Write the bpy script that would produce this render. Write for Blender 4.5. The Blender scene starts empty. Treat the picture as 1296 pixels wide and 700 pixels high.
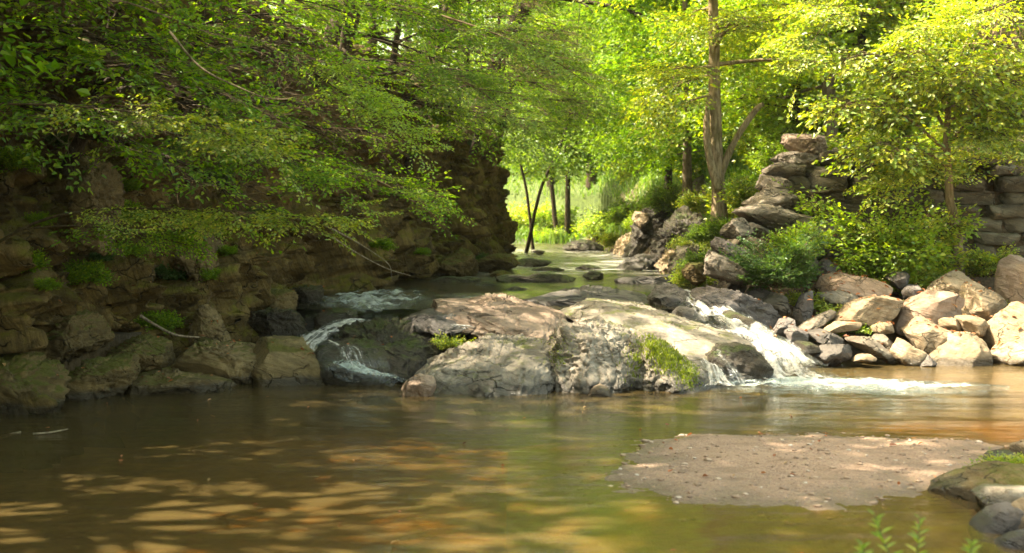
import bpy, math, random
import numpy as np

SC = bpy.context.scene
COL = SC.collection
PI = math.pi
F = 1780.0                      # focal length in photo pixels (1296 wide)
CAM = np.array([0.0, 0.0, 1.7])
PITCH = math.atan(70.0 / F)     # horizon sits 70 px above the centre
SUN = np.array([-0.60, 0.16, 0.78]); SUN = SUN / np.linalg.norm(SUN)   # towards the sun


def P(px, py, Y):
    """photo pixel + distance -> world point"""
    u = (px - 648.0) / F
    v = (350.0 - py) / F
    d = np.array([u, math.cos(PITCH) + v * math.sin(PITCH), -math.sin(PITCH) + v * math.cos(PITCH)])
    return CAM + d * (Y / d[1])


# ------------------------------------------------------------------ noise
def _hash(ix, iy, iz, seed):
    h = (ix.astype(np.int64) * 374761393 + iy.astype(np.int64) * 668265263 + iz.astype(np.int64) * 2147483647 + seed * 1274126177) & 0xFFFFFFFF
    h = ((h ^ (h >> 13)) * 1274126177) & 0xFFFFFFFF
    h = ((h ^ (h >> 16)) * 2246822519) & 0xFFFFFFFF
    return (h ^ (h >> 15)) & 0xFFFFFFFF


def noise3(p, seed=0):
    p = np.asarray(p, dtype=np.float64)
    i = np.floor(p).astype(np.int64)
    f = p - i
    w = f * f * f * (f * (f * 6 - 15) + 10)
    out = np.zeros(len(p))
    for dx in (0, 1):
        for dy in (0, 1):
            for dz in (0, 1):
                h = _hash(i[:, 0] + dx, i[:, 1] + dy, i[:, 2] + dz, seed)
                a = (h & 1023) / 1023.0 * 2 * PI
                c = ((h >> 10) & 1023) / 1023.0 * 2 - 1
                s = np.sqrt(np.maximum(0, 1 - c * c))
                g = (np.cos(a) * s) * (f[:, 0] - dx) + (np.sin(a) * s) * (f[:, 1] - dy) + c * (f[:, 2] - dz)
                wt = (w[:, 0] if dx else 1 - w[:, 0]) * (w[:, 1] if dy else 1 - w[:, 1]) * (w[:, 2] if dz else 1 - w[:, 2])
                out += wt * g
    return out * 1.5


def fbm(p, seed=0, oct=5, gain=0.5):
    p = np.asarray(p, dtype=np.float64)
    out = np.zeros(len(p)); a = 1.0
    for k in range(oct):
        out += a * noise3(p * (2.03 ** k) + 17.3 * k, seed + k)
        a *= gain
    return out


def cells(p, seed=0):
    """Worley blocks: F1, F2, random value of the cell, tilted-plane offset inside the cell"""
    p = np.asarray(p, dtype=np.float64)
    i = np.floor(p).astype(np.int64)
    n = len(p)
    f1 = np.full(n, 9.0); f2 = np.full(n, 9.0)
    val = np.zeros(n); tilt = np.zeros(n)
    for dx in (-1, 0, 1):
        for dy in (-1, 0, 1):
            for dz in (-1, 0, 1):
                c = i + np.array([dx, dy, dz])
                h = _hash(c[:, 0], c[:, 1], c[:, 2], seed)
                h2 = _hash(c[:, 0], c[:, 1], c[:, 2], seed + 77)
                q = np.stack([(h & 1023) / 1023.0, ((h >> 10) & 1023) / 1023.0, ((h >> 20) & 1023) / 1023.0], 1)
                dlt = p - (c + q)
                d = np.sqrt((dlt ** 2).sum(1))
                tv = np.stack([(h2 & 255) / 127.5 - 1, ((h2 >> 8) & 255) / 127.5 - 1, ((h2 >> 16) & 255) / 127.5 - 1], 1)
                t = (tv * dlt).sum(1)
                near = d < f1
                f2 = np.where(near, f1, np.minimum(f2, d))
                val = np.where(near, (h2 >> 24) / 255.0, val)
                tilt = np.where(near, t, tilt)
                f1 = np.where(near, d, f1)
    return f1, f2, val, tilt


def sstep(a, b, x):
    t = np.clip((np.asarray(x, dtype=float) - a) / (b - a), 0, 1)
    return t * t * (3 - 2 * t)


# ------------------------------------------------------------------ object helpers
def mesh_from(name, V, faces, mat=None, smooth=True, mats=None, mat_idx=None, uv=None):
    """faces: (n,k) array or a list of such arrays"""
    me = bpy.data.meshes.new(name)
    V = np.asarray(V, dtype=np.float32)
    if not isinstance(faces, list):
        faces = [faces]
    faces = [np.asarray(f, dtype=np.int32) for f in faces if len(f)]
    loops = np.concatenate([f.ravel() for f in faces])
    tot = np.concatenate([np.full(len(f), f.shape[1], dtype=np.int32) for f in faces])
    start = np.concatenate([[0], np.cumsum(tot)[:-1]]).astype(np.int32)
    me.vertices.add(len(V)); me.vertices.foreach_set('co', V.ravel())
    me.loops.add(len(loops)); me.loops.foreach_set('vertex_index', loops)
    me.polygons.add(len(tot)); me.polygons.foreach_set('loop_start', start); me.polygons.foreach_set('loop_total', tot)
    me.polygons.foreach_set('use_smooth', np.full(len(tot), smooth, dtype=bool))
    for m in (mats or ([mat] if mat else [])):
        me.materials.append(m)
    if mat_idx is not None:
        me.polygons.foreach_set('material_index', np.asarray(mat_idx, dtype=np.int32))
    me.update(calc_edges=True)
    if uv is not None:
        l = me.uv_layers.new(name='UVMap')
        l.data.foreach_set('uv', np.asarray(uv, dtype=np.float32)[loops].ravel())
    return me


def tag(o, label=None, cat=None, group=None, kind=None):
    if label: o['label'] = label
    if cat: o['category'] = cat
    if group: o['group'] = group
    if kind: o['kind'] = kind
    return o


def link(name, me, parent=None, loc=(0, 0, 0)):
    o = bpy.data.objects.new(name, me)
    COL.objects.link(o)
    o.location = loc
    if parent: o.parent = parent
    return o


def empty(name, loc, label, cat, group=None):
    o = bpy.data.objects.new(name, None)
    COL.objects.link(o)
    o.location = loc
    o.empty_display_size = 0.2
    return tag(o, label, cat, group)


class Geo:
    """collects pieces of geometry for ONE mesh"""
    def __init__(s):
        s.V = []; s.F = {3: [], 4: []}; s.M = {3: [], 4: []}; s.n = 0

    def add(s, V, F, m=0):
        V = np.asarray(V, dtype=np.float64); F = np.asarray(F, dtype=np.int64)
        k = F.shape[1]
        s.V.append(V); s.F[k].append(F + s.n); s.M[k].append(np.full(len(F), m)); s.n += len(V)

    def tube(s, pts, rad, sides=6, m=0, rough=0.0, seed=0):
        pts = np.asarray(pts, dtype=float); rad = np.asarray(rad, dtype=float)
        n = len(pts)
        t = np.gradient(pts, axis=0); t /= np.linalg.norm(t, axis=1)[:, None] + 1e-9
        up = np.array([0, 0, 1.0]) if abs(t[0, 2]) < 0.8 else np.array([0, 1.0, 0])
        a = np.cross(t, up); a /= np.linalg.norm(a, axis=1)[:, None] + 1e-9
        b = np.cross(t, a)
        ang = np.arange(sides) / sides * 2 * PI
        r = rad[:, None] * np.ones(sides)[None, :]
        if rough:
            q = np.stack([np.repeat(np.arange(n), sides) * 0.35, np.tile(np.cos(ang) * 1.6, n), np.tile(np.sin(ang) * 1.6, n)], 1)
            r = r * (1 + rough * fbm(q, seed, 3).reshape(n, sides))
        V = pts[:, None, :] + r[:, :, None] * (np.cos(ang)[None, :, None] * a[:, None, :] + np.sin(ang)[None, :, None] * b[:, None, :])
        i = np.arange(n - 1)[:, None] * sides; j = np.arange(sides)[None, :]; j2 = (j + 1) % sides
        Fq = np.stack([i + j, i + j2, i + sides + j2, i + sides + j], -1).reshape(-1, 4)
        s.add(V.reshape(-1, 3), Fq, m)

    def mesh(s, name, mats, smooth=True, org=(0, 0, 0)):
        V = np.concatenate(s.V) - np.asarray(org)
        fs = []; ms = []
        for k in (3, 4):
            if s.F[k]:
                fs.append(np.concatenate(s.F[k])); ms.append(np.concatenate(s.M[k]))
        return mesh_from(name, V, fs, mats=mats, mat_idx=np.concatenate(ms), smooth=smooth)


def spline(pts, n):
    """Catmull-Rom through rows of pts (any number of columns)"""
    p = np.asarray(pts, dtype=float)
    p = np.vstack([2 * p[0] - p[1], p, 2 * p[-1] - p[-2]])
    m = len(p) - 3
    u = np.linspace(0, m - 1e-6, n)
    i = np.floor(u).astype(int); t = (u - i)[:, None]
    a, b, c, d = p[i], p[i + 1], p[i + 2], p[i + 3]
    return 0.5 * (2 * b + (c - a) * t + (2 * a - 5 * b + 4 * c - d) * t ** 2 + (3 * b - a - 3 * c + d) * t ** 3)


def interp(xs, ys):
    return lambda v: np.interp(v, xs, ys)


# ------------------------------------------------------------------ materials
class N:
    def __init__(s, name):
        s.mat = bpy.data.materials.new(name); s.mat.use_nodes = True
        s.t = s.mat.node_tree; s.t.nodes.clear()
        s.out = s.t.nodes.new('ShaderNodeOutputMaterial')

    def n(s, typ, ins=None, **kw):
        nd = s.t.nodes.new(typ)
        for k, v in kw.items(): setattr(nd, k, v)
        for k, v in (ins or {}).items(): s.set(nd.inputs[k], v)
        return nd

    def set(s, sock, v):
        if isinstance(v, bpy.types.NodeSocket): s.t.links.new(v, sock)
        elif isinstance(v, bpy.types.Node): s.t.links.new(v.outputs[0], sock)
        else:
            if sock.type == 'RGBA' and len(v) == 3: v = (*v, 1)
            sock.default_value = v

    def pos(s): return s.n('ShaderNodeNewGeometry').outputs['Position']

    def math(s, op, a, b=0.0, c=0.0, clamp=False):
        nd = s.n('ShaderNodeMath', {0: a, 1: b, 2: c}, operation=op); nd.use_clamp = clamp
        return nd.outputs[0]

    def vmul(s, v, xyz): return s.n('ShaderNodeVectorMath', {0: v, 1: xyz}, operation='MULTIPLY').outputs[0]

    def vadd(s, v, w): return s.n('ShaderNodeVectorMath', {0: v, 1: w}, operation='ADD').outputs[0]

    def noise(s, v, scale, detail=6, rough=0.55, dist=0.0, col=False):
        nd = s.n('ShaderNodeTexNoise', {'Vector': v, 'Scale': scale, 'Detail': detail, 'Roughness': rough, 'Distortion': dist})
        return nd.outputs['Color' if col else 0]

    def ramp(s, f, stops, mode='LINEAR'):
        nd = s.n('ShaderNodeValToRGB', {0: f}); cr = nd.color_ramp; cr.interpolation = mode
        while len(cr.elements) < len(stops): cr.elements.new(0.5)
        for e, (p, c) in zip(cr.elements, stops):
            e.position = p
            e.color = (c, c, c, 1) if isinstance(c, (int, float)) else (*c, 1)
        return nd.outputs[0]

    def mr(s, v, a, b, c=0.0, d=1.0):
        nd = s.n('ShaderNodeMapRange', {0: v, 1: a, 2: b, 3: c, 4: d}); nd.interpolation_type = 'SMOOTHSTEP'
        return nd.outputs[0]

    def mix(s, f, a, b, blend='MIX'):
        nd = s.n('ShaderNodeMix', data_type='RGBA', blend_type=blend)
        s.set(nd.inputs[0], f); s.set(nd.inputs[6], a); s.set(nd.inputs[7], b)
        return nd.outputs[2]

    def bump(s, h, dist, strength=1.0, nrm=None):
        nd = s.n('ShaderNodeBump', {'Height': h, 'Distance': dist, 'Strength': strength})
        if nrm is not None: s.set(nd.inputs['Normal'], nrm)
        return nd.outputs[0]

    def principled(s, **k):
        nd = s.n('ShaderNodeBsdfPrincipled')
        for a, v in k.items(): s.set(nd.inputs[a.replace('_', ' ')], v)
        return nd.outputs[0]

    def done(s, sh):
        s.set(s.out.inputs[0], sh); return s.mat


def rock_mat(name, c1, c2, c3, moss=0.0, mosscol=(0.05, 0.075, 0.008), wet=-9.0, rough=0.85, strata=(0.3, 0.1, 1.0), crack=0.6, spots=0.35, mossup=True, scale=1.0, steep=0.25, layk=0.55, bumpd=0.04):
    m = N(name)
    p = m.pos()
    big = m.noise(p, 1.3 * scale, 5, 0.6)
    col = m.ramp(big, [(0.3, c1), (0.68, c2)])
    # bedding: noise squeezed along the bedding normal
    sx = m.n('ShaderNodeMapping', {0: p}, vector_type='TEXTURE'); sx.inputs['Rotation'].default_value = (0.2, steep, 0.2); sx.inputs['Scale'].default_value = (0.8, 0.8, 0.1)
    lay = m.noise(sx.outputs[0], 1.6 * scale, 5, 0.65, 0.4)
    col = m.mix(m.mr(lay, 0.42, 0.6, 0.0, layk), col, m.mix(0.5, c1, (c1[0] * .45, c1[1] * .45, c1[2] * .45)))
    fine = m.noise(p, 22 * scale, 8, 0.7)
    col = m.mix(m.mr(fine, 0.45, 0.75, 0, 0.5), col, c3)
    grain = m.noise(p, 90, 4, 0.7)
    col = m.mix(0.55, col, m.ramp(grain, [(0.25, (.45, .45, .45)), (0.75, (1.35, 1.3, 1.25))]), 'MULTIPLY')
    # lichen / pale mineral spots
    sp = m.noise(p, 7.5 * scale, 9, 0.72, 0.6)
    col = m.mix(m.mr(sp, 0.6, 0.68, 0, spots), col, (min(c2[0] * 1.7, .7), min(c2[1] * 1.7, .68), min(c2[2] * 1.6, .6)))
    warp = m.vadd(p, m.vmul(m.noise(p, 3.0, 3, col=True), (0.35, 0.35, 0.35)))
    vo = m.n('ShaderNodeTexVoronoi', {'Vector': m.vmul(warp, (1, 1, 2.3)), 'Scale': 2.2 * scale}, feature='DISTANCE_TO_EDGE')
    crk = m.mr(vo.outputs[0], 0.0, 0.03, 1.0, 0.0)
    crkm = m.math('MULTIPLY', crk, m.mr(m.noise(p, 2.1, 2), 0.45, 0.6))
    col = m.mix(m.math('MULTIPLY', crkm, crack), col, (c1[0] * .25, c1[1] * .25, c1[2] * .22))
    dn = m.noise(p, 2.6 * scale, 6, 0.68, 0.5)
    col = m.mix(m.mr(dn, 0.5, 0.66, 0, 0.6), col, (c1[0] * .55, c1[1] * .5, c1[2] * .42))
    rg = rough
    if moss > 0:
        nz = m.n('ShaderNodeSeparateXYZ', {0: m.n('ShaderNodeNewGeometry').outputs['Normal']}).outputs[2]
        mn = m.noise(p, 3.2, 7, 0.7)
        v = m.math('ADD', m.math('MULTIPLY', nz, 0.55 if mossup else 0.15), mn)
        mk = m.mr(v, 1.12 - moss, 1.3 - moss, 0, 1)
        mc = m.mix(m.noise(p, 40, 4), (mosscol[0] * .5, mosscol[1] * .5, mosscol[2] * .5), (mosscol[0] * 1.6, mosscol[1] * 1.5, mosscol[2] * 1.5))
        col = m.mix(m.math('MULTIPLY', mk, 0.85), col, mc)
    if wet > -5:
        z = m.n('ShaderNodeSeparateXYZ', {0: p}).outputs[2]
        zz = m.math('ADD', z, m.math('MULTIPLY', m.noise(p, 3, 4), -0.1))
        wk = m.mr(zz, wet - 0.05, wet + 0.02, 1, 0)
        col = m.mix(m.math('MULTIPLY', wk, 0.72), col, (0.012, 0.011, 0.009))
        rg = m.mr(wk, 0, 1, rough, 0.22)
    h = m.math('ADD', m.math('MULTIPLY', fine, 0.5), m.math('MULTIPLY', lay, 1.0))
    h = m.math('ADD', h, m.math('MULTIPLY', crkm, -0.8))
    h = m.math('ADD', h, m.math('MULTIPLY', grain, 0.18))
    b = m.bump(h, bumpd, 1.0)
    return m.done(m.principled(Base_Color=col, Roughness=rg, Normal=b, Specular_IOR_Level=0.3))


def leaf_mat(name, cols, trans=0.5, gloss=0.022, tint=(1.25, 1.35, 0.4)):
    m = N(name)
    r = m.n('ShaderNodeNewGeometry').outputs['Random Per Island']
    stops = [(i / max(1, len(cols) - 1), c) for i, c in enumerate(cols)]
    c = m.ramp(r, stops)
    blot = m.noise(m.pos(), 0.9, 3)
    c = m.mix(m.mr(blot, 0.35, 0.7, 0, 0.5), c, m.mix(1.0, c, (0.62, 0.72, 0.6), 'MULTIPLY'))
    k = 1.7 * (1 - trans); k2 = 1.7 * trans
    d = m.n('ShaderNodeBsdfDiffuse', {0: m.mix(1.0, c, (k, k, k), 'MULTIPLY')})
    t = m.n('ShaderNodeBsdfTranslucent', {0: m.mix(1.0, c, (tint[0] * k2, tint[1] * k2, tint[2] * k2), 'MULTIPLY')})
    a = m.n('ShaderNodeAddShader', {0: d.outputs[0], 1: t.outputs[0]})
    g = m.n('ShaderNodeBsdfGlossy', {0: (0.9, 0.95, 1.0), 'Roughness': 0.5})
    return m.done(m.n('ShaderNodeMixShader', {0: gloss, 1: a.outputs[0], 2: g.outputs[0]}).outputs[0])


def bark_mat(name, c1, c2):
    m = N(name); p = m.pos()
    a = m.noise(m.vmul(p, (1, 1, 0.18)), 26, 7, 0.7, 0.5)
    b = m.noise(p, 2.2, 4)
    c = m.mix(m.mr(a, 0.35, 0.65), c1, c2)
    c = m.mix(m.mr(b, 0.5, 0.65, 0, 0.5), c, (c1[0] * .6, c1[1] * .8, c1[2] * .4))
    return m.done(m.principled(Base_Color=c, Roughness=0.9, Normal=m.bump(a, 0.02, 0.9), Specular_IOR_Level=0.15))


M = {}
M['grey'] = rock_mat('grey_rock', (0.17, 0.145, 0.11), (0.42, 0.365, 0.29), (0.28, 0.24, 0.185), moss=0.12, mosscol=(0.09, 0.11, 0.01), wet=0.07)
M['tan'] = rock_mat('tan_rock', (0.23, 0.168, 0.1), (0.42, 0.325, 0.215), (0.31, 0.235, 0.145), moss=0.0, wet=0.05, crack=0.35, spots=0.25)
M['pink'] = rock_mat('pinkish_rock', (0.24, 0.165, 0.115), (0.44, 0.33, 0.245), (0.33, 0.235, 0.17), wet=-9, crack=0.6, spots=0.25)
M['layered'] = rock_mat('layered_rock', (0.12, 0.095, 0.07), (0.36, 0.31, 0.24), (0.24, 0.2, 0.15), moss=0.05, wet=0.06, strata=(1.2, 0.1, 1), crack=0.7)
M['slate'] = rock_mat('slate_rock', (0.1, 0.085, 0.078), (0.21, 0.185, 0.17), (0.17, 0.145, 0.13), wet=0.05, crack=0.3, spots=0.12)
M['mossy'] = rock_mat('mossy_rock', (0.075, 0.052, 0.019), (0.22, 0.155, 0.06), (0.13, 0.095, 0.036), moss=0.36, mosscol=(0.075, 0.08, 0.008), wet=0.06)
M['brown'] = rock_mat('brown_ledge_rock', (0.1, 0.07, 0.028), (0.29, 0.21, 0.095), (0.18, 0.13, 0.06), moss=0.2, mosscol=(0.085, 0.085, 0.008), wet=0.05)
M['wetrock'] = rock_mat('wet_rock', (0.026, 0.02, 0.012), (0.085, 0.066, 0.042), (0.055, 0.043, 0.027), moss=0.16, rough=0.38, wet=-9, spots=0.2, bumpd=0.07)
M['shelf'] = rock_mat('damp_shelf_rock', (0.06, 0.052, 0.045), (0.15, 0.13, 0.115), (0.1, 0.088, 0.078), rough=0.5, wet=-9, spots=0.15)
M['cliff'] = rock_mat('cliff_rock', (0.06, 0.04, 0.012), (0.28, 0.19, 0.058), (0.16, 0.11, 0.034), moss=0.58, mosscol=(0.135, 0.13, 0.008), wet=0.05, crack=0.8, spots=0.3, mossup=False, steep=1.2, layk=0.45, bumpd=0.08)
M['wall'] = rock_mat('wall_rock', (0.08, 0.068, 0.046), (0.22, 0.19, 0.13), (0.15, 0.13, 0.09), moss=0.2, mosscol=(0.07, 0.08, 0.012), crack=0.5)

M['beech'] = leaf_mat('beech_leaves', [(0.05, 0.105, 0.003), (0.085, 0.155, 0.004), (0.13, 0.205, 0.005), (0.2, 0.245, 0.007)], 0.5)
M['emerald'] = leaf_mat('emerald_leaves', [(0.05, 0.092, 0.01), (0.082, 0.13, 0.014), (0.13, 0.17, 0.018)], 0.5)
M['maple'] = leaf_mat('maple_leaves', [(0.09, 0.145, 0.006), (0.145, 0.195, 0.008), (0.215, 0.235, 0.01), (0.28, 0.25, 0.012)], 0.52, 0.05)
M['yellow'] = leaf_mat('yellow_green_leaves', [(0.11, 0.18, 0.006), (0.165, 0.235, 0.008), (0.25, 0.275, 0.012)], 0.55, 0.05)
M['shrub'] = leaf_mat('shrub_leaves', [(0.03, 0.065, 0.014), (0.05, 0.09, 0.02), (0.085, 0.125, 0.028)], 0.4, 0.03)
M['grass'] = leaf_mat('grass_blades', [(0.045, 0.095, 0.012), (0.085, 0.15, 0.02), (0.15, 0.19, 0.03)], 0.45, 0.04)
M['dead'] = leaf_mat('fallen_leaf', [(0.1, 0.035, 0.012), (0.2, 0.07, 0.025), (0.3, 0.1, 0.03), (0.26, 0.17, 0.07)], 0.25, 0.04, (1.2, 1, .8))
M['mosstuft'] = leaf_mat('moss_tufts', [(0.07, 0.09, 0.008), (0.12, 0.145, 0.012), (0.17, 0.18, 0.02)], 0.35, 0.02)
M['bark'] = bark_mat('grey_brown_bark', (0.1, 0.07, 0.045), (0.27, 0.2, 0.14))
M['barkdark'] = bark_mat('dark_bark', (0.022, 0.016, 0.01), (0.075, 0.056, 0.034))
M['barktan'] = bark_mat('tan_bark', (0.13, 0.09, 0.045), (0.33, 0.25, 0.15))
M['twig'] = bark_mat('twig_bark', (0.06, 0.045, 0.02), (0.14, 0.1, 0.05))
M['deadwood'] = bark_mat('bleached_wood', (0.16, 0.12, 0.08), (0.4, 0.32, 0.22))


def ground_mat():
    m = N('ground_soil'); p = m.pos()
    at = lambda n: m.n('ShaderNodeAttribute', attribute_name=n).outputs['Fac']
    litter = m.ramp(m.noise(p, 14, 8, 0.7), [(0.3, (0.03, 0.02, 0.009)), (0.55, (0.085, 0.058, 0.026)), (0.75, (0.17, 0.1, 0.05))])
    green = m.ramp(m.noise(p, 6, 6, 0.7), [(0.3, (0.025, 0.045, 0.006)), (0.7, (0.09, 0.13, 0.015))])
    soil = m.mix(at('green'), litter, green)
    sand = m.ramp(m.noise(p, 9, 7, 0.65), [(0.3, (0.22, 0.13, 0.045)), (0.55, (0.42, 0.26, 0.09)), (0.75, (0.56, 0.37, 0.14))])
    peb = m.n('ShaderNodeTexVoronoi', {'Vector': p, 'Scale': 9.0})
    sand = m.mix(m.mr(m.noise(p, 1.6, 6, 0.65), 0.4, 0.66, 0, 0.6), sand, m.ramp(peb.outputs['Color'], [(0.1, (0.14, 0.085, 0.04)), (0.9, (0.36, 0.25, 0.12))]))
    rock = m.ramp(m.noise(p, 5, 7, 0.7), [(0.3, (0.014, 0.012, 0.009)), (0.7, (0.065, 0.055, 0.042))])
    c = m.mix(at('sand'), soil, sand)
    c = m.mix(at('rock'), c, rock)
    rg = m.mr(at('rock'), 0, 1, 0.9, 0.35)
    return m.done(m.principled(Base_Color=c, Roughness=rg, Normal=m.bump(m.noise(p, 16, 8, 0.7), 0.06, 1.0)))


def pool_mat():
    m = N('pool_water'); p = m.pos()
    a = m.noise(m.vmul(p, (0.8, 2.6, 1)), 2.6, 4, 0.55, 0.3)
    b = m.noise(m.vmul(p, (0.7, 3.2, 1)), 11, 3, 0.5, 0.2)
    c = m.noise(m.vmul(p, (1, 1.4, 1)), 26, 2, 0.5)
    lull = m.mr(m.noise(m.vmul(p, (0.5, 1, 1)), 0.7, 3), 0.35, 0.65, 0.25, 1.0)
    y = m.n('ShaderNodeSeparateXYZ', {0: p}).outputs[1]
    chop = m.mr(y, 9.0, 14.5, 0.12, 1.0)            # livelier towards the falls
    h = m.math('ADD', m.math('MULTIPLY', a, 0.9), m.math('MULTIPLY', m.math('MULTIPLY', b, 0.3), m.math('ADD', chop, 0.2)))
    h = m.math('ADD', h, m.math('MULTIPLY', m.math('MULTIPLY', c, 0.14), chop))
    n = m.bump(m.math('MULTIPLY', h, lull), 0.045, 0.45)
    tr = m.n('ShaderNodeBsdfTransparent', {0: (0.9, 0.67, 0.31)})
    mud = m.n('ShaderNodeBsdfDiffuse', {0: (0.15, 0.104, 0.036)})
    body = m.n('ShaderNodeMixShader', {0: 0.42, 1: tr.outputs[0], 2: mud.outputs[0]})
    gl = m.n('ShaderNodeBsdfGlossy', {0: (1, 1, 1), 'Roughness': 0.12, 'Normal': n})
    fr = m.n('ShaderNodeFresnel', {'IOR': 1.33, 'Normal': n})
    return m.done(m.n('ShaderNodeMixShader', {0: fr.outputs[0], 1: body.outputs[0], 2: gl.outputs[0]}).outputs[0])


def stream_mat():
    m = N('stream_water'); p = m.pos()
    a = m.noise(m.vmul(p, (1.0, 1.1, 1)), 2.2, 5, 0.6, 0.6)
    b = m.noise(m.vmul(p, (1.6, 1.0, 1)), 9, 4, 0.6, 0.4)
    h = m.math('ADD', a, m.math('MULTIPLY', b, 0.4))
    y = m.n('ShaderNodeSeparateXYZ', {0: p}).outputs[1]
    calm = m.mr(y, 20.5, 24.0, 0.22, 1.0)
    n = m.bump(m.math('MULTIPLY', h, calm), 0.09, 0.7)
    tr = m.n('ShaderNodeBsdfTransparent', {0: (0.62, 0.56, 0.3)})
    mud = m.n('ShaderNodeBsdfDiffuse', {0: (0.1, 0.085, 0.05)})
    body = m.n('ShaderNodeMixShader', {0: 0.5, 1: tr.outputs[0], 2: mud.outputs[0]})
    gl = m.n('ShaderNodeBsdfGlossy', {0: (1, 1, 1), 'Roughness': 0.1, 'Normal': n})
    fr = m.n('ShaderNodeFresnel', {'IOR': 1.33, 'Normal': n})
    w = m.n('ShaderNodeMixShader', {0: fr.outputs[0], 1: body.outputs[0], 2: gl.outputs[0]})
    # broken white riffle crests
    cr = m.noise(m.vmul(p, (0.55, 2.4, 1)), 2.1, 6, 0.7, 0.8)
    band = m.math('MULTIPLY', m.mr(y, 24.5, 27.0), m.mr(y, 44.0, 36.0))
    k = m.math('MULTIPLY', m.mr(cr, 0.46, 0.64, 0, 0.8), band)
    foam = m.n('ShaderNodeBsdfDiffuse', {0: (0.6, 0.6, 0.56)})
    return m.done(m.n('ShaderNodeMixShader', {0: k, 1: w.outputs[0], 2: foam.outputs[0]}).outputs[0])


def foam_mat(name, dens=0.5, su=9.0, sv=1.6, edge=True, col=(0.8, 0.82, 0.82), soft=0.16, fade=0.0):
    """white water: streaks along v, ragged towards the sides"""
    m = N(name)
    uv = m.n('ShaderNodeUVMap', uv_map='UVMap').outputs[0]
    sep = m.n('ShaderNodeSeparateXYZ', {0: uv})
    u, v = sep.outputs[0], sep.outputs[1]
    q = m.vmul(uv, (su, sv, 1))
    a = m.noise(q, 1.0, 6, 0.65, 0.7)
    b = m.noise(m.pos(), 14, 5, 0.7, 0.3)
    t = m.math('ADD', m.math('MULTIPLY', a, 0.7), m.math('MULTIPLY', b, 0.3))
    if edge:
        e = m.math('ABSOLUTE', m.math('SUBTRACT', m.math('MULTIPLY', u, 2), 1))
        t = m.math('SUBTRACT', t, m.math('MULTIPLY', m.math('POWER', e, 2.5), 0.4))
    if fade:
        e2 = m.math('ABSOLUTE', m.math('SUBTRACT', m.math('MULTIPLY', v, 2), 1))
        t = m.math('SUBTRACT', t, m.math('MULTIPLY', m.math('POWER', e2, 3.0), fade))
    thr = 0.72 - 0.42 * dens
    k = m.mr(t, thr - soft * 0.5, thr + soft * 0.5)
    d = m.n('ShaderNodeBsdfDiffuse', {0: col})
    tl = m.n('ShaderNodeBsdfTranslucent', {0: col})
    wh = m.n('ShaderNodeMixShader', {0: 0.35, 1: d.outputs[0], 2: tl.outputs[0]})
    gl = m.n('ShaderNodeBsdfGlossy', {0: (0.9, 0.95, 1), 'Roughness': 0.15, 'Normal': m.bump(t, 0.06, 0.8)})
    tr = m.n('ShaderNodeBsdfTransparent', {0: (0.9, 0.92, 0.9)})
    film = m.n('ShaderNodeMixShader', {0: 0.05, 1: tr.outputs[0], 2: gl.outputs[0]})
    return m.done(m.n('ShaderNodeMixShader', {0: k, 1: film.outputs[0], 2: wh.outputs[0]}).outputs[0])


def gravel_mat():
    m = N('sandbar_gravel'); p = m.pos()
    a = m.n('ShaderNodeTexVoronoi', {'Vector': p, 'Scale': 80.0})
    c = m.ramp(a.outputs['Color'], [(0.1, (0.21, 0.13, 0.085)), (0.5, (0.34, 0.22, 0.145)), (0.9, (0.44, 0.3, 0.205))])
    c = m.mix(m.mr(m.noise(p, 3, 6, 0.7), 0.4, 0.65, 0, 0.6), c, (0.36, 0.235, 0.15))
    c = m.mix(m.mr(m.noise(m.vmul(p, (1, 2, 1)), 1.7, 7, 0.7, 0.4), 0.48, 0.68, 0, 0.65), c, (0.2, 0.125, 0.075))
    z = m.n('ShaderNodeSeparateXYZ', {0: p}).outputs[2]
    wk = m.mr(m.math('ADD', z, m.math('MULTIPLY', m.noise(p, 5, 6, 0.65), -0.045)), -0.022, 0.03, 1, 0)
    c = m.mix(m.math('MULTIPLY', wk, 0.68), c, (0.07, 0.042, 0.02))
    h = m.math('ADD', m.math('MULTIPLY', a.outputs['Distance'], -1.0), m.noise(p, 60, 5, 0.7))
    return m.done(m.principled(Base_Color=c, Roughness=m.mr(wk, 0, 1, 0.9, 0.4), Normal=m.bump(h, 0.012, 0.8)))


M['ground'] = ground_mat()
M['pool'] = pool_mat()
M['stream'] = stream_mat()
M['gravel'] = gravel_mat()
M['fall'] = foam_mat('falling_white_water', 0.5, 9, 2.0, soft=0.34, col=(0.84, 0.82, 0.77))
M['fallthin'] = foam_mat('thin_water_streaks', 0.34, 13, 1.4, soft=0.2, col=(0.8, 0.78, 0.72))
M['riffle'] = foam_mat('riffle_foam', 0.52, 4.5, 9, col=(0.62, 0.66, 0.62), soft=0.3, fade=0.25)
M['froth'] = foam_mat('pool_froth', 0.6, 6, 14, soft=0.34, fade=0.4, col=(0.72, 0.79, 0.75))
M['frothpale'] = foam_mat('drifting_foam', 0.3, 4, 14, soft=0.3, fade=0.3, col=(0.5, 0.52, 0.48))

# ------------------------------------------------------------------ the ground
xl_f = interp([-30, 0, 9, 12, 14.6, 18, 24, 31, 35, 38, 44, 50, 60], [-9, -6.9, -6.3, -5.4, -4.2, -3.0, -1.7, -0.3, 0.05, -1.0, -6, -9, -12])
xr_f = interp([-30, 5, 8, 9.5, 11, 14, 16.2, 17, 18, 20, 23, 26, 29, 33, 44, 50, 60], [3, 2.6, 2.75, 3.4, 6.5, 7.5, 7.2, 3.9, 3.0, 2.55, 2.95, 3.2, 3.1, 2.6, 2.3, 1.5, -3])


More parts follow.
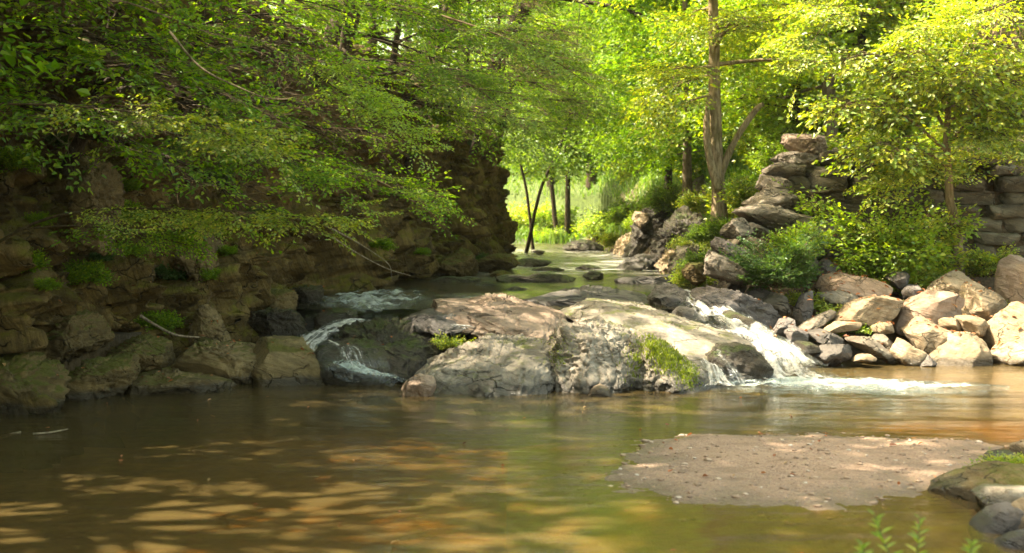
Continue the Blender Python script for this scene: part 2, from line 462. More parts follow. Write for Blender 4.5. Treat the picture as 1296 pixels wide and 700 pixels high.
def ground_z(x, y):
    x = np.asarray(x, dtype=float); y = np.asarray(y, dtype=float)
    xl, xr = xl_f(y), xr_f(y)
    p = np.stack([x, y, 0 * x], 1)
    bed = -0.5 + sstep(14.6, 18.4, y) * 1.04 * (1 - sstep(2.4, 3.1, x) * sstep(20.5, 19.5, y)) + sstep(20, 46, y) * 0.14 + 0.06 * fbm(p * 0.8, 3, 4)
    bed = bed - 0.35 * np.exp(-((x - 2.6) ** 2 / 0.8 + (y - 17) ** 2 / 5)) * sstep(14, 16, y)
    near = sstep(6.2, 4.8, y + 0.35 * (x - 1.6) * -1)
    bed = bed * (1 - near) + 0.12 * near
    br = x - xr
    A = np.minimum(-0.4 + 0.34 * np.clip(y - 16.6, 0, 4), -0.4 + 0.9 * np.maximum(br, 0)) + 0.05 * fbm(p * 1.3, 8, 3)
    A = np.where(y < 13, -0.35 + np.minimum(0.55 * np.maximum(br, 0), 0.55) + 0.1 * np.maximum(br - 1, 0), A)
    B = 0.62 + np.minimum(0.95 * np.maximum(br, 0), 1.65) + 0.22 * np.maximum(br - 1.75, 0) + 0.035 * np.maximum(y - 21, 0) * sstep(0, 3, br)
    w = sstep(20.3, 21.0, y)
    R = A * (1 - w) + B * w
    bl = xl - x
    L = 0.5 + sstep(0.7, 2.0, bl) * (3.9 + 0.04 * np.maximum(bl, 0)) * sstep(39, 34, y) + 0.5 * sstep(34, 40, y)
    z = np.where(br > 0, np.maximum(R, bed), np.where(bl > 0, np.maximum(L, bed), bed))
    far = sstep(45.0, 48.5, y)
    glade = 1.15 + 0.02 * (y - 46) + sstep(66, 120, y) * 9 + np.minimum(0.08 * np.maximum(x - 4, 0), 3) + 0.05 * np.maximum(-8 - x, 0) * 0.4
    z = z * (1 - far) + np.maximum(z * (br > 1.5), glade) * far
    z = z + (0.18 * fbm(p * 0.35, 5, 3) + 0.1 * fbm(p * 1.6, 15, 5, .6)) * sstep(0.3, 2.0, np.maximum(br, bl))
    return np.minimum(z, 16)


def gz(x, y): return float(ground_z(np.array([x]), np.array([y]))[0])


def build_ground():
    xs = np.concatenate([np.linspace(-160, -14, 40), np.linspace(-13.5, -7, 34), np.linspace(-6.9, 9, 250), np.linspace(9.4, 16, 30), np.linspace(17, 160, 40)])
    ys = np.concatenate([np.linspace(-60, -1, 26), np.linspace(0, 24, 280), np.linspace(24.2, 52, 170), np.linspace(53, 90, 50), np.linspace(93, 300, 40)])
    X, Y = np.meshgrid(xs, ys)
    x, y = X.ravel(), Y.ravel()
    z = ground_z(x, y)
    nx, ny = len(xs), len(ys)
    i = (np.arange(ny - 1)[:, None] * nx + np.arange(nx - 1)[None, :]).ravel()
    Fq = np.stack([i, i + 1, i + nx + 1, i + nx], 1)
    me = mesh_from('ground', np.stack([x, y, z], 1), Fq, M['ground'])
    xl, xr = xl_f(y), xr_f(y)
    instream = sstep(-0.3, 0.3, x - xl) * sstep(0.3, -0.2, x - xr)
    sand = sstep(16.2, 15.0, y) * sstep(0.1, -0.1, z)
    rock = instream * sstep(14.6, 15.6, y) * sstep(49, 46, y)
    rock = np.maximum(rock, sstep(1.6, 0.4, np.abs(x - xr)) * sstep(16, 17, y) * sstep(30, 20, y) * 0.4)
    green = np.maximum(sstep(45, 47.5, y), sstep(1.2, 2.6, x - xr) * sstep(20.8, 22, y) * 0.9)
    for nme, arr in (('sand', sand), ('rock', rock), ('green', green)):
        a = me.attributes.new(nme, 'FLOAT', 'POINT'); a.data.foreach_set('value', arr.astype(np.float32))
    tag(link('ground', me), 'sandy stream bed, leaf littered banks and green glade floor', 'ground', kind='structure')


build_ground()


# ------------------------------------------------------------------ the rock cliff on the left
CL = np.array([[-9.0, 2.0], [-7.2, 7.0], [-6.3, 10.5], [-5.4, 12.6], [-4.5, 14.6], [-3.6, 17.0], [-3.0, 19.0], [-2.25, 21.5], [-1.7, 24.5], [-1.0, 28.5], [-0.35, 32.0], [-0.15, 34.0], [-0.7, 36.0], [-2.4, 37.6], [-5.5, 38.2], [-10, 38.0]])


def cliff_height(y, s):
    return np.interp(y, [0, 8, 12, 16, 22, 28, 34, 40], [5.5, 5.2, 4.9, 4.6, 4.4, 4.2, 3.7, 3.4])


def build_cliff():
    nu, nv = 760, 210
    C = spline(CL, nu)
    d = np.linalg.norm(np.diff(C, axis=0), axis=1); s = np.concatenate([[0], np.cumsum(d)])
    su = np.linspace(0, s[-1], nu)
    C = np.stack([np.interp(su, s, C[:, 0]), np.interp(su, s, C[:, 1])], 1)
    t = np.gradient(C, axis=0)
    k = np.ones(31) / 31
    tp = np.pad(t, ((15, 15), (0, 0)), mode='edge')
    t = np.stack([np.convolve(tp[:, 0], k, 'valid'), np.convolve(tp[:, 1], k, 'valid')], 1)
    t /= np.linalg.norm(t, axis=1)[:, None]
    nrm = np.stack([t[:, 1], -t[:, 0]], 1)
    H = cliff_height(C[:, 1], su)
    nface = 165
    rows = []
    for j in range(nv):
        if j < nface:
            f = j / (nface - 1)
            z = -0.7 + f * (H + 0.7)
            off = 0.55 * (1 - f) ** 1.6 - 0.5 * f ** 2
        else:
            g = (j - nface + 1) / (nv - nface)
            z = H + 0.5 * g * g * 1.2
            off = -0.5 - 4.5 * g + 0 * H
        rows.append(np.stack([C[:, 0] + nrm[:, 0] * off, C[:, 1] + nrm[:, 1] * off, z + 0 * H], 1))
    V = np.array(rows).reshape(-1, 3)
    jj = np.repeat(np.arange(nv), nu)
    face = sstep(nface + 12, nface - 8, jj)
    Nn = np.tile(np.concatenate([nrm, np.zeros((nu, 1))], 1), (nv, 1))
    sw = np.stack([fbm(V * 0.9, 31, 3), fbm(V * 0.9, 32, 3), fbm(V * 0.9, 33, 3)], 1) * 0.28
    Q = V + sw
    # tilted bedding frame
    ca, sa = math.cos(0.42), math.sin(0.42)
    B = np.stack([Q[:, 0], Q[:, 1] * ca + Q[:, 2] * sa, -Q[:, 1] * sa + Q[:, 2] * ca], 1)
    f1, f2, v1, t1 = cells(B * np.array([0.75, 0.75, 0.95]), 41)
    g1, g2, v2, t2 = cells(B * np.array([1.9, 1.9, 1.7]), 42)
    h1, h2, v3, t3 = cells(B * np.array([4.6, 4.6, 4.2]), 43)
    disp = 0.8 * (v1 - 0.5) + 0.4 * t1 + 0.42 * (v2 - 0.5) + 0.3 * t2 + 0.26 * (v3 - 0.5) + 0.2 * t3
    disp -= 0.28 * np.exp(-(f2 - f1) / 0.05) + 0.16 * np.exp(-(g2 - g1) / 0.05) + 0.05 * np.exp(-(h2 - h1) / 0.06)
    disp += 0.55 * fbm(V * np.array([0.42, 0.42, 0.12]), 51, 3) + 0.08 * fbm(V * 5, 55, 5, 0.62)
    disp *= (face * 0.85 + 0.15) * np.tile(np.interp(C[:, 1], [25, 31], [1, .5]), nv)
    V = V + Nn * disp[:, None]
    V[:, 2] += (0.12 * (v2 - 0.5) + 0.1 * t1) * face + 0.25 * (1 - face) * fbm(V * 0.8, 66, 4)
    i = (np.arange(nv - 1)[:, None] * nu + np.arange(nu - 1)[None, :]).ravel()
    Fq = np.stack([i, i + 1, i + nu + 1, i + nu], 1)
    tag(link('cliff', mesh_from('cliff', V, Fq, M['cliff'])), 'dark mossy rock cliff along the left bank', 'cliff', kind='structure')


build_cliff()

# ------------------------------------------------------------------ rocks
_ICO = {}


def ico(level):
    if level not in _ICO:
        import bmesh
        bm = bmesh.new(); bmesh.ops.create_icosphere(bm, subdivisions=level, radius=1.0)
        V = np.array([v.co[:] for v in bm.verts]); Fc = np.array([[v.index for v in f.verts] for f in bm.faces])
        bm.free(); _ICO[level] = (V / np.linalg.norm(V, axis=1)[:, None], Fc)
    return _ICO[level]


def rock_shape(xz, T, seed, level=5, lean=0.0, planes=9, cut=(0.74, 0.94), rough=0.05, strata=0.03, tilt=0.3, deep=0.0, box=0.62, pit=0.0, lvs=5.0):
    """closed rock whose outline facing the viewer is the polygon xz (metres), T thick"""
    rng = np.random.default_rng(seed)
    D, Fc = ico(level)
    xz = np.asarray(xz, dtype=float)
    a = xz; b = np.roll(xz, -1, 0)
    cr = a[:, 0] * b[:, 1] - b[:, 0] * a[:, 1]
    c = ((a + b) * cr[:, None]).sum(0) / (3 * cr.sum())
    # radius of the polygon for every bearing
    ang = np.linspace(-PI, PI, 721)
    R = np.zeros(721)
    ux, uz = np.cos(ang), np.sin(ang)
    for p0, p1 in zip(a - c, b - c):
        e = p1 - p0
        den = ux * e[1] - uz * e[0]
        den = np.where(np.abs(den) < 1e-12, 1e-12, den)
        tt = (p0[0] * e[1] - p0[1] * e[0]) / den
        ss = (p0[0] * uz - p0[1] * ux) / den
        ok = (tt > 0) & (ss >= -1e-6) & (ss <= 1 + 1e-6)
        R = np.where(ok, np.maximum(R, tt), R)
    R = np.where(R <= 0, np.median(R), R)
    kk = np.ones(13) / 13
    R = np.convolve(np.concatenate([R[-7:-1], R, R[1:7]]), kk, 'valid')
    th = np.arctan2(D[:, 2], D[:, 0]); rho = np.sqrt(D[:, 0] ** 2 + D[:, 2] ** 2)
    r = np.interp(th, ang, R) * 1.06
    sz = R.mean()
    V = np.stack([np.cos(th) * r * rho ** box, np.sign(D[:, 1]) * np.abs(D[:, 1]) ** 0.75 * T / 2, np.sin(th) * r * rho ** box], 1)
    U = np.stack([V[:, 0] / (r.max()), V[:, 1] / (T / 2), V[:, 2] / r.max()], 1)
    ext = np.array([np.abs(V[:, 0]).max(), T / 2, np.abs(V[:, 2]).max()])
    for k in range(planes):
        n = rng.normal(size=3); n[1] -= 0.35 * (k % 2); n[2] += 0.25 * ((k + 1) % 2)
        n /= np.linalg.norm(n)
        dd = (V / ext) @ n
        h = dd.max() * rng.uniform(*cut)
        V = V - np.maximum(0, dd - h)[:, None] * n * ext * 0.92
    o = rng.uniform(0, 50, 3)
    q = V / sz
    dirn = D.copy()
    V = V + dirn * (sz * rough * 1.6 * fbm(q * 1.4 + o, seed, 6 if level < 6 else 7, 0.58))[:, None]
    st = np.array([math.sin(tilt), 0.15, math.cos(tilt)]); st /= np.linalg.norm(st)
    lv = (V @ st) / sz * lvs + 0.8 * fbm(q * 1.1 + o + 9, seed + 3, 3)
    saw = lv - np.floor(lv)
    V = V + dirn * (sz * strata * (saw ** 2.5 - 0.35) * (0.4 + 0.6 * sstep(-0.2, 0.3, noise3(q * 1.3 + o, seed + 5))))[:, None]
    if pit > 0:
        g1, g2, vv, tt = cells(q * 4.2 + o, seed + 7)
        V = V + dirn * (sz * pit * (0.5 * tt + 0.5 * (vv - 0.5) - 0.6 * np.exp(-(g2 - g1) / 0.06)))[:, None]
        if level >= 6:
            qq = q * 9.0 + o + 0.5 * np.stack([noise3(q * 3 + o, 1), noise3(q * 3 + o, 2), noise3(q * 3 + o, 3)], 1)
            g1, g2, vv, tt = cells(qq, seed + 8)
            V = V + dirn * (sz * pit * 0.25 * (0.6 * tt + 0.5 * (vv - 0.5) - 0.5 * np.exp(-(g2 - g1) / 0.08)))[:, None]
    if deep: V[:, 2] = np.where(V[:, 2] < 0, V[:, 2] * (1 + deep), V[:, 2])
    V[:, 1] += lean * V[:, 2]
    return V, c, Fc


def px_outline(out, Y): return np.array([P(x, y, Y)[[0, 2]] for x, y in out])


def rock(name, label, out, Y, T, mat, seed, cat='rock', group=None, level=5, **k):
    xz = px_outline(out, Y)
    V, c, Fc = rock_shape(xz, T, seed, level, **k)
    zb = V[:, 2].min()
    loc = (c[0], Y, c[1] + zb)
    V[:, 2] -= zb
    return tag(link(name, mesh_from(name, V, Fc, M[mat]), None, loc), label, cat, group)


GC, GR, GA, GL, GU, GN = 'rocks of the outcrop in mid stream', 'boulders of the right bank', 'slabs of the stacked rock corner', 'rocks of the left shore', 'rocks in the upper stream', 'rocks at the near right shore'

# --- the outcrop between the two falls
C1 = rock('rock_outcrop', 'broad grey rock sloping into the pool, left half of the outcrop', [(506, 482), (520, 470), (545, 457), (572, 446), (605, 434), (632, 427), (690, 426), (712, 436), (712, 455), (704, 480), (698, 503), (600, 502), (530, 501), (509, 494)], 14.9, 2.3, 'grey', 11, group=GC, level=7, lean=1.3, rough=0.075, strata=0.06, deep=0.25, tilt=0.12, pit=0.1, planes=14, lvs=7)
C2 = rock('rock_outcrop', 'bumpy pitted grey rock in the middle of the outcrop front', [(688, 470), (698, 440), (714, 416), (760, 410), (796, 424), (815, 450), (812, 498), (766, 503), (697, 504)], 14.7, 1.6, 'grey', 12, group=GC, level=7, lean=0.7, rough=0.07, strata=0.08, deep=0.25, pit=0.13, tilt=-0.15, planes=14, lvs=7)
C3 = rock('rock_outcrop', 'moss capped grey rock at the outcrop end beside the right fall', [(786, 430), (805, 416), (830, 424), (855, 441), (885, 464), (892, 480), (890, 498), (800, 501), (786, 480)], 14.75, 1.7, 'grey', 13, group=GC, level=7, lean=0.8, rough=0.08, strata=0.09, deep=0.25, pit=0.12, tilt=-0.1, planes=14, lvs=7)
rock('stone', 'small pointed stone at the waterline under the pitted outcrop rock', [(742, 502), (752, 490), (761, 486), (770, 492), (774, 503)], 13.75, 0.28, 'tan', 14, 'stone', GC, 4, deep=0.5)
rock('stone', 'pale knobbly stone lying at the left foot of the outcrop', [(507, 494), (514, 480), (530, 474), (548, 478), (552, 492), (540, 501), (515, 500)], 13.75, 0.4, 'pink', 114, 'stone', GC, 5, deep=0.4, pit=0.1)
rock('rock_slab', 'long tan slab running back from the outcrop down to the right fall', [(710, 398), (726, 390), (763, 386), (811, 390), (851, 402), (897, 415), (937, 425), (955, 442), (925, 452), (868, 450), (811, 424), (760, 410), (712, 408)], 16.4, 2.2, 'grey', 15, group=GC, level=7, lean=2.6, rough=0.07, strata=0.11, deep=0.5, tilt=0.16, pit=0.08, lvs=8, planes=14, cut=(0.75, 0.95))
rock('rock_slab', 'pinkish sunlit slab at the back left of the outcrop', [(530, 392), (547, 384), (567, 379), (590, 385), (615, 381), (660, 379), (700, 386), (722, 397), (716, 412), (690, 421), (640, 420), (600, 408), (560, 403)], 17.0, 2.2, 'pink', 16, group=GC, level=7, lean=3.0, rough=0.08, strata=0.16, deep=0.6, tilt=0.12, lvs=7, planes=14, cut=(0.7, 0.95), pit=0.05)
rock('rock_slab', 'brown damp shelf rock with white trickle, left of the sunlit slab', [(515, 402), (540, 394), (600, 396), (625, 404), (612, 414), (560, 416), (520, 413)], 16.5, 1.4, 'shelf', 17, group=GC, level=6, lean=1.7, deep=0.6, rough=0.08, strata=0.12, pit=0.12, box=0.45, planes=14)
rock('rock', 'domed wet mossy rock beside the left fall', [(425, 440), (437, 420), (473, 409), (516, 409), (545, 424), (556, 446), (545, 470), (500, 490), (440, 485), (420, 465)], 15.7, 1.7, 'wetrock', 18, group=GC, level=6, lean=1.0, rough=0.1, strata=0.1, deep=0.3, tilt=0.5, pit=0.16, planes=14)
rock('rock', 'wet black rock under the thin water film of the left fall', [(398, 452), (405, 436), (430, 430), (470, 434), (494, 448), (500, 470), (490, 486), (430, 482), (405, 470)], 15.1, 1.0, 'wetrock', 118, group=GC, level=5, lean=0.6, rough=0.07, deep=0.4, pit=0.08)
rock('rock', 'grey wedge shaped boulder with mossy back, left of the left fall', [(322, 434), (338, 430), (377, 432), (402, 447), (430, 468), (455, 488), (330, 489), (322, 460)], 15.1, 1.2, 'brown', 19, 'boulder', group=GC, level=6, lean=0.35, rough=0.04, strata=0.02, deep=0.3, box=0.5, tilt=0.8)
rock('rock', 'black wet rock in the white water of the right fall', [(893, 448), (914, 438), (949, 440), (966, 455), (975, 464), (973, 486), (934, 490), (903, 488), (893, 464)], 15.0, 0.9, 'wetrock', 20, group=GC, level=6, lean=0.4, rough=0.07, strata=0.04, deep=0.4, pit=0.06)
rock('rock_shelf', 'flat dark shelf at the lip of the upper stream', [(660, 376), (697, 371), (763, 366), (823, 375), (818, 386), (726, 386), (668, 384)], 18.8, 1.5, 'shelf', 21, group=GC, level=6, lean=3.2, rough=0.09, strata=0.14, pit=0.3, box=0.42, deep=0.8, planes=14, tilt=0.05)
rock('rock', 'rounded dark rock at the lip of the right fall', [(822, 377), (835, 363), (850, 361), (868, 369), (868, 388), (838, 388)], 18.4, 0.9, 'shelf', 22, group=GC, level=6, lean=0.9, deep=0.6, rough=0.09, strata=0.12, pit=0.14, box=0.42, planes=14)
rock('rock', 'small damp grey rock between the tan slab and the right fall', [(848, 398), (860, 388), (878, 392), (892, 406), (880, 412), (858, 408)], 17.4, 0.5, 'shelf', 122, group=GC, lean=0.6, deep=0.6)
rock('rock', 'dark rib of rock dividing the white water of the right fall', [(905, 398), (930, 394), (965, 412), (990, 432), (985, 442), (955, 434), (922, 414)], 16.9, 0.6, 'wetrock', 123, group=GC, lean=0.5, deep=0.4, pit=0.06)
rock('rock', 'little black rock below the lip of the left fall', [(398, 398), (420, 390), (448, 394), (452, 408), (425, 414), (402, 410)], 17.0, 0.6, 'wetrock', 124, group=GC, lean=0.8, deep=0.6)

# --- the left shore
L = [
    ('brown ledge block with a level top behind the waterline', [(211, 436), (238, 430), (319, 434), (328, 463), (331, 489), (282, 489), (216, 480)], 15.0, 1.3, 'brown', 31, dict(level=6, box=0.45, strata=0.05)),
    ('low pale ledge tapering out into the pool', [(156, 470), (180, 462), (208, 470), (255, 478), (299, 483), (303, 499), (186, 504), (152, 494)], 14.15, 1.0, 'brown', 32, dict(level=6, lean=0.6, strata=0.06)),
    ('mossy block with streaked front at the water, right of the corner rock', [(80, 476), (111, 456), (163, 451), (170, 480), (167, 506), (119, 511), (74, 520)], 13.75, 1.1, 'mossy', 33, dict(level=6, box=0.5)),
    ('broad mossy rock at the water in the left picture corner', [(-60, 462), (20, 450), (62, 468), (94, 508), (86, 524), (-60, 530)], 12.8, 1.3, 'mossy', 34, dict(level=6)),
    ('dark mossy block above the tapering ledge', [(137, 430), (178, 424), (208, 434), (214, 466), (163, 470), (140, 455)], 14.6, 1.1, 'mossy', 35, dict()),
    ('leaning grey slab above the brown ledge block', [(236, 405), (256, 380), (272, 400), (292, 436), (256, 438), (236, 425)], 15.5, 0.7, 'brown', 36, dict(tilt=0.9)),
    ('dark brown boulder high above the corner rock', [(20, 420), (60, 395), (118, 400), (135, 430), (118, 458), (60, 462), (22, 450)], 13.9, 1.2, 'mossy', 37, dict()),
    ('dark block in the shade left of the left fall', [(300, 400), (330, 388), (375, 392), (398, 410), (392, 432), (340, 432), (305, 425)], 16.6, 1.2, 'wetrock', 38, dict()),
    ('flat dark rock tucked under the cliff foot near the left fall', [(285, 378), (320, 364), (372, 368), (385, 388), (340, 398), (292, 398)], 17.6, 1.1, 'mossy', 39, dict()),
    ('wet rock at the left edge of the riffle', [(350, 372), (378, 360), (410, 364), (416, 382), (385, 394), (356, 390)], 18.4, 0.9, 'wetrock', 40, dict()),
    ('wide overhanging rock above the dark upper pool', [(378, 336), (420, 320), (490, 325), (522, 350), (470, 360), (385, 360)], 21.4, 1.6, 'mossy', 41, dict(level=6)),
    ('tall tan streaked buttress behind the trailing branch', [(92, 200), (115, 185), (138, 195), (146, 260), (135, 300), (104, 290), (94, 250)], 14.0, 1.0, 'brown', 42, dict(level=6, box=0.45)),
    ('reddish brown buttress in the cliff below the long branch', [(222, 300), (250, 288), (276, 310), (280, 360), (250, 376), (226, 350)], 16.2, 1.0, 'brown', 43, dict(box=0.5)),
    ('rounded mossy boulder at the foot of the far cliff', [(548, 340), (556, 322), (580, 314), (606, 320), (614, 340), (590, 349)], 25.3, 1.1, 'mossy', 44, dict()),
    ('low mossy boulder right at the end of the far cliff', [(590, 336), (615, 322), (645, 322), (660, 338), (630, 346), (600, 347)], 26.2, 1.2, 'mossy', 45, dict()),
    ('blunt dark boulder between the overhanging rock and the far cliff', [(508, 334), (520, 318), (545, 316), (556, 336), (540, 350), (515, 348)], 24.0, 1.0, 'cliff', 46, dict()),
]
for lab, out, Y, T, mt, sd, kw in L:
    kw = dict(kw); kw.setdefault('deep', 0.3); kw.setdefault('pit', 0.13); kw.setdefault('level', 6); kw.setdefault('planes', 14); kw.setdefault('cut', (0.62, 0.92)); kw.setdefault('strata', 0.1); kw.setdefault('rough', 0.08)
    rock('boulder', lab, out, Y, T, mt, sd, 'rock', GL, **kw)

# --- the upper stream
U = [
    ('long flat dark rock across the upper stream', [(626, 352), (645, 347), (668, 350), (690, 346), (728, 350), (722, 356), (640, 357)], 22.6, 0.8, 'wetrock', 51),
    ('low dark rock at the left edge of the upper stream', [(540, 354), (566, 350), (584, 352), (602, 349), (616, 353), (590, 357), (548, 358)], 22.7, 0.7, 'wetrock', 52),
    ('thin wet slab below the right bank of the upper stream', [(776, 355), (800, 349), (828, 351), (850, 347), (872, 352), (850, 358), (790, 359)], 22.0, 0.7, 'shelf', 53),
    ('brown sunlit slab at the foot of the rooty bank', [(828, 336), (850, 318), (868, 312), (876, 330), (866, 344), (840, 346)], 25.6, 0.8, 'tan', 54),
    ('dark tilted slab at the water under the rooty bank', [(782, 336), (812, 322), (838, 322), (832, 336), (800, 343), (786, 344)], 26.8, 0.9, 'shelf', 55),
    ('mossy round rock on the far right bank', [(744, 300), (752, 290), (770, 286), (784, 294), (784, 308), (752, 312)], 45.0, 1.6, 'mossy', 56),
    ('dark low rock spit below the mossy round rock', [(712, 312), (730, 304), (756, 306), (764, 314), (740, 317), (716, 317)], 39.5, 1.2, 'wetrock', 57),
    ('pale sloping rock beside the mossy round rock', [(772, 318), (784, 304), (806, 292), (812, 300), (800, 316), (782, 322)], 36.0, 1.2, 'tan', 58),
    ('big dark slanting bluff rock under the leafy shrubs', [(788, 318), (802, 296), (820, 268), (852, 246), (884, 240), (896, 270), (886, 300), (850, 322), (806, 326)], 33.5, 2.6, 'wetrock', 59),
    ('small dark stone out in the far water', [(672, 318), (680, 316), (690, 318), (684, 322)], 36.0, 0.5, 'wetrock', 60),
    ('thin dark stone ledge out from the cliff end', [(648, 332), (664, 328), (700, 330), (690, 335), (655, 338)], 29.0, 0.8, 'wetrock', 61),
    ('dark cracked slab sloping below the forked tree on the far side of the rock corner', [(818, 334), (838, 296), (862, 268), (886, 262), (898, 284), (884, 326), (856, 344), (826, 344)], 27.2, 2.1, 'wetrock', 104),
    ('grey broken rock low on the bank left of the lowest layered slab', [(846, 338), (858, 316), (878, 304), (890, 318), (884, 342), (862, 350)], 23.2, 1.1, 'wall', 105),
    ('small broken stone breaking the water left of the long flat dark rock', [(600, 362), (612, 357), (628, 359), (630, 364), (606, 366)], 21.2, 0.5, 'wetrock', 64),
    ('black stone at the water left of the flat dark shelf', [(638, 368), (650, 363), (668, 366), (666, 372), (642, 373)], 19.8, 0.5, 'wetrock', 65),
    ('small stone at the right end of the long flat dark rock', [(738, 349), (748, 344), (764, 346), (766, 351), (744, 353)], 23.4, 0.4, 'wetrock', 66),
    ('low stone in the riffle below the dark tilted slab', [(724, 340), (740, 336), (762, 338), (758, 342), (730, 343)], 26.8, 0.5, 'wetrock', 67),
    ('thin ledge stone in the middle of the upper stream', [(672, 341), (690, 338), (716, 340), (708, 344), (680, 344)], 26.4, 0.5, 'wetrock', 68),
    ('little rock at the foot of the far cliff', [(620, 348), (630, 342), (646, 344), (648, 350), (626, 352)], 24.4, 0.5, 'mossy', 69),
    ('sunlit pale block on the bluff', [(800, 276), (806, 268), (818, 268), (820, 278), (808, 284)], 33.0, 0.6, 'tan', 62),
]
for lab, out, Y, T, mt, sd in U:
    rock('rock', lab, out, Y, T, mt, sd, 'rock', GU, 6, deep=0.5, lean=0.6 if T > 2 else 1.6, rough=0.09, strata=0.12, tilt=0.05, pit=0.26, box=0.45, planes=14)

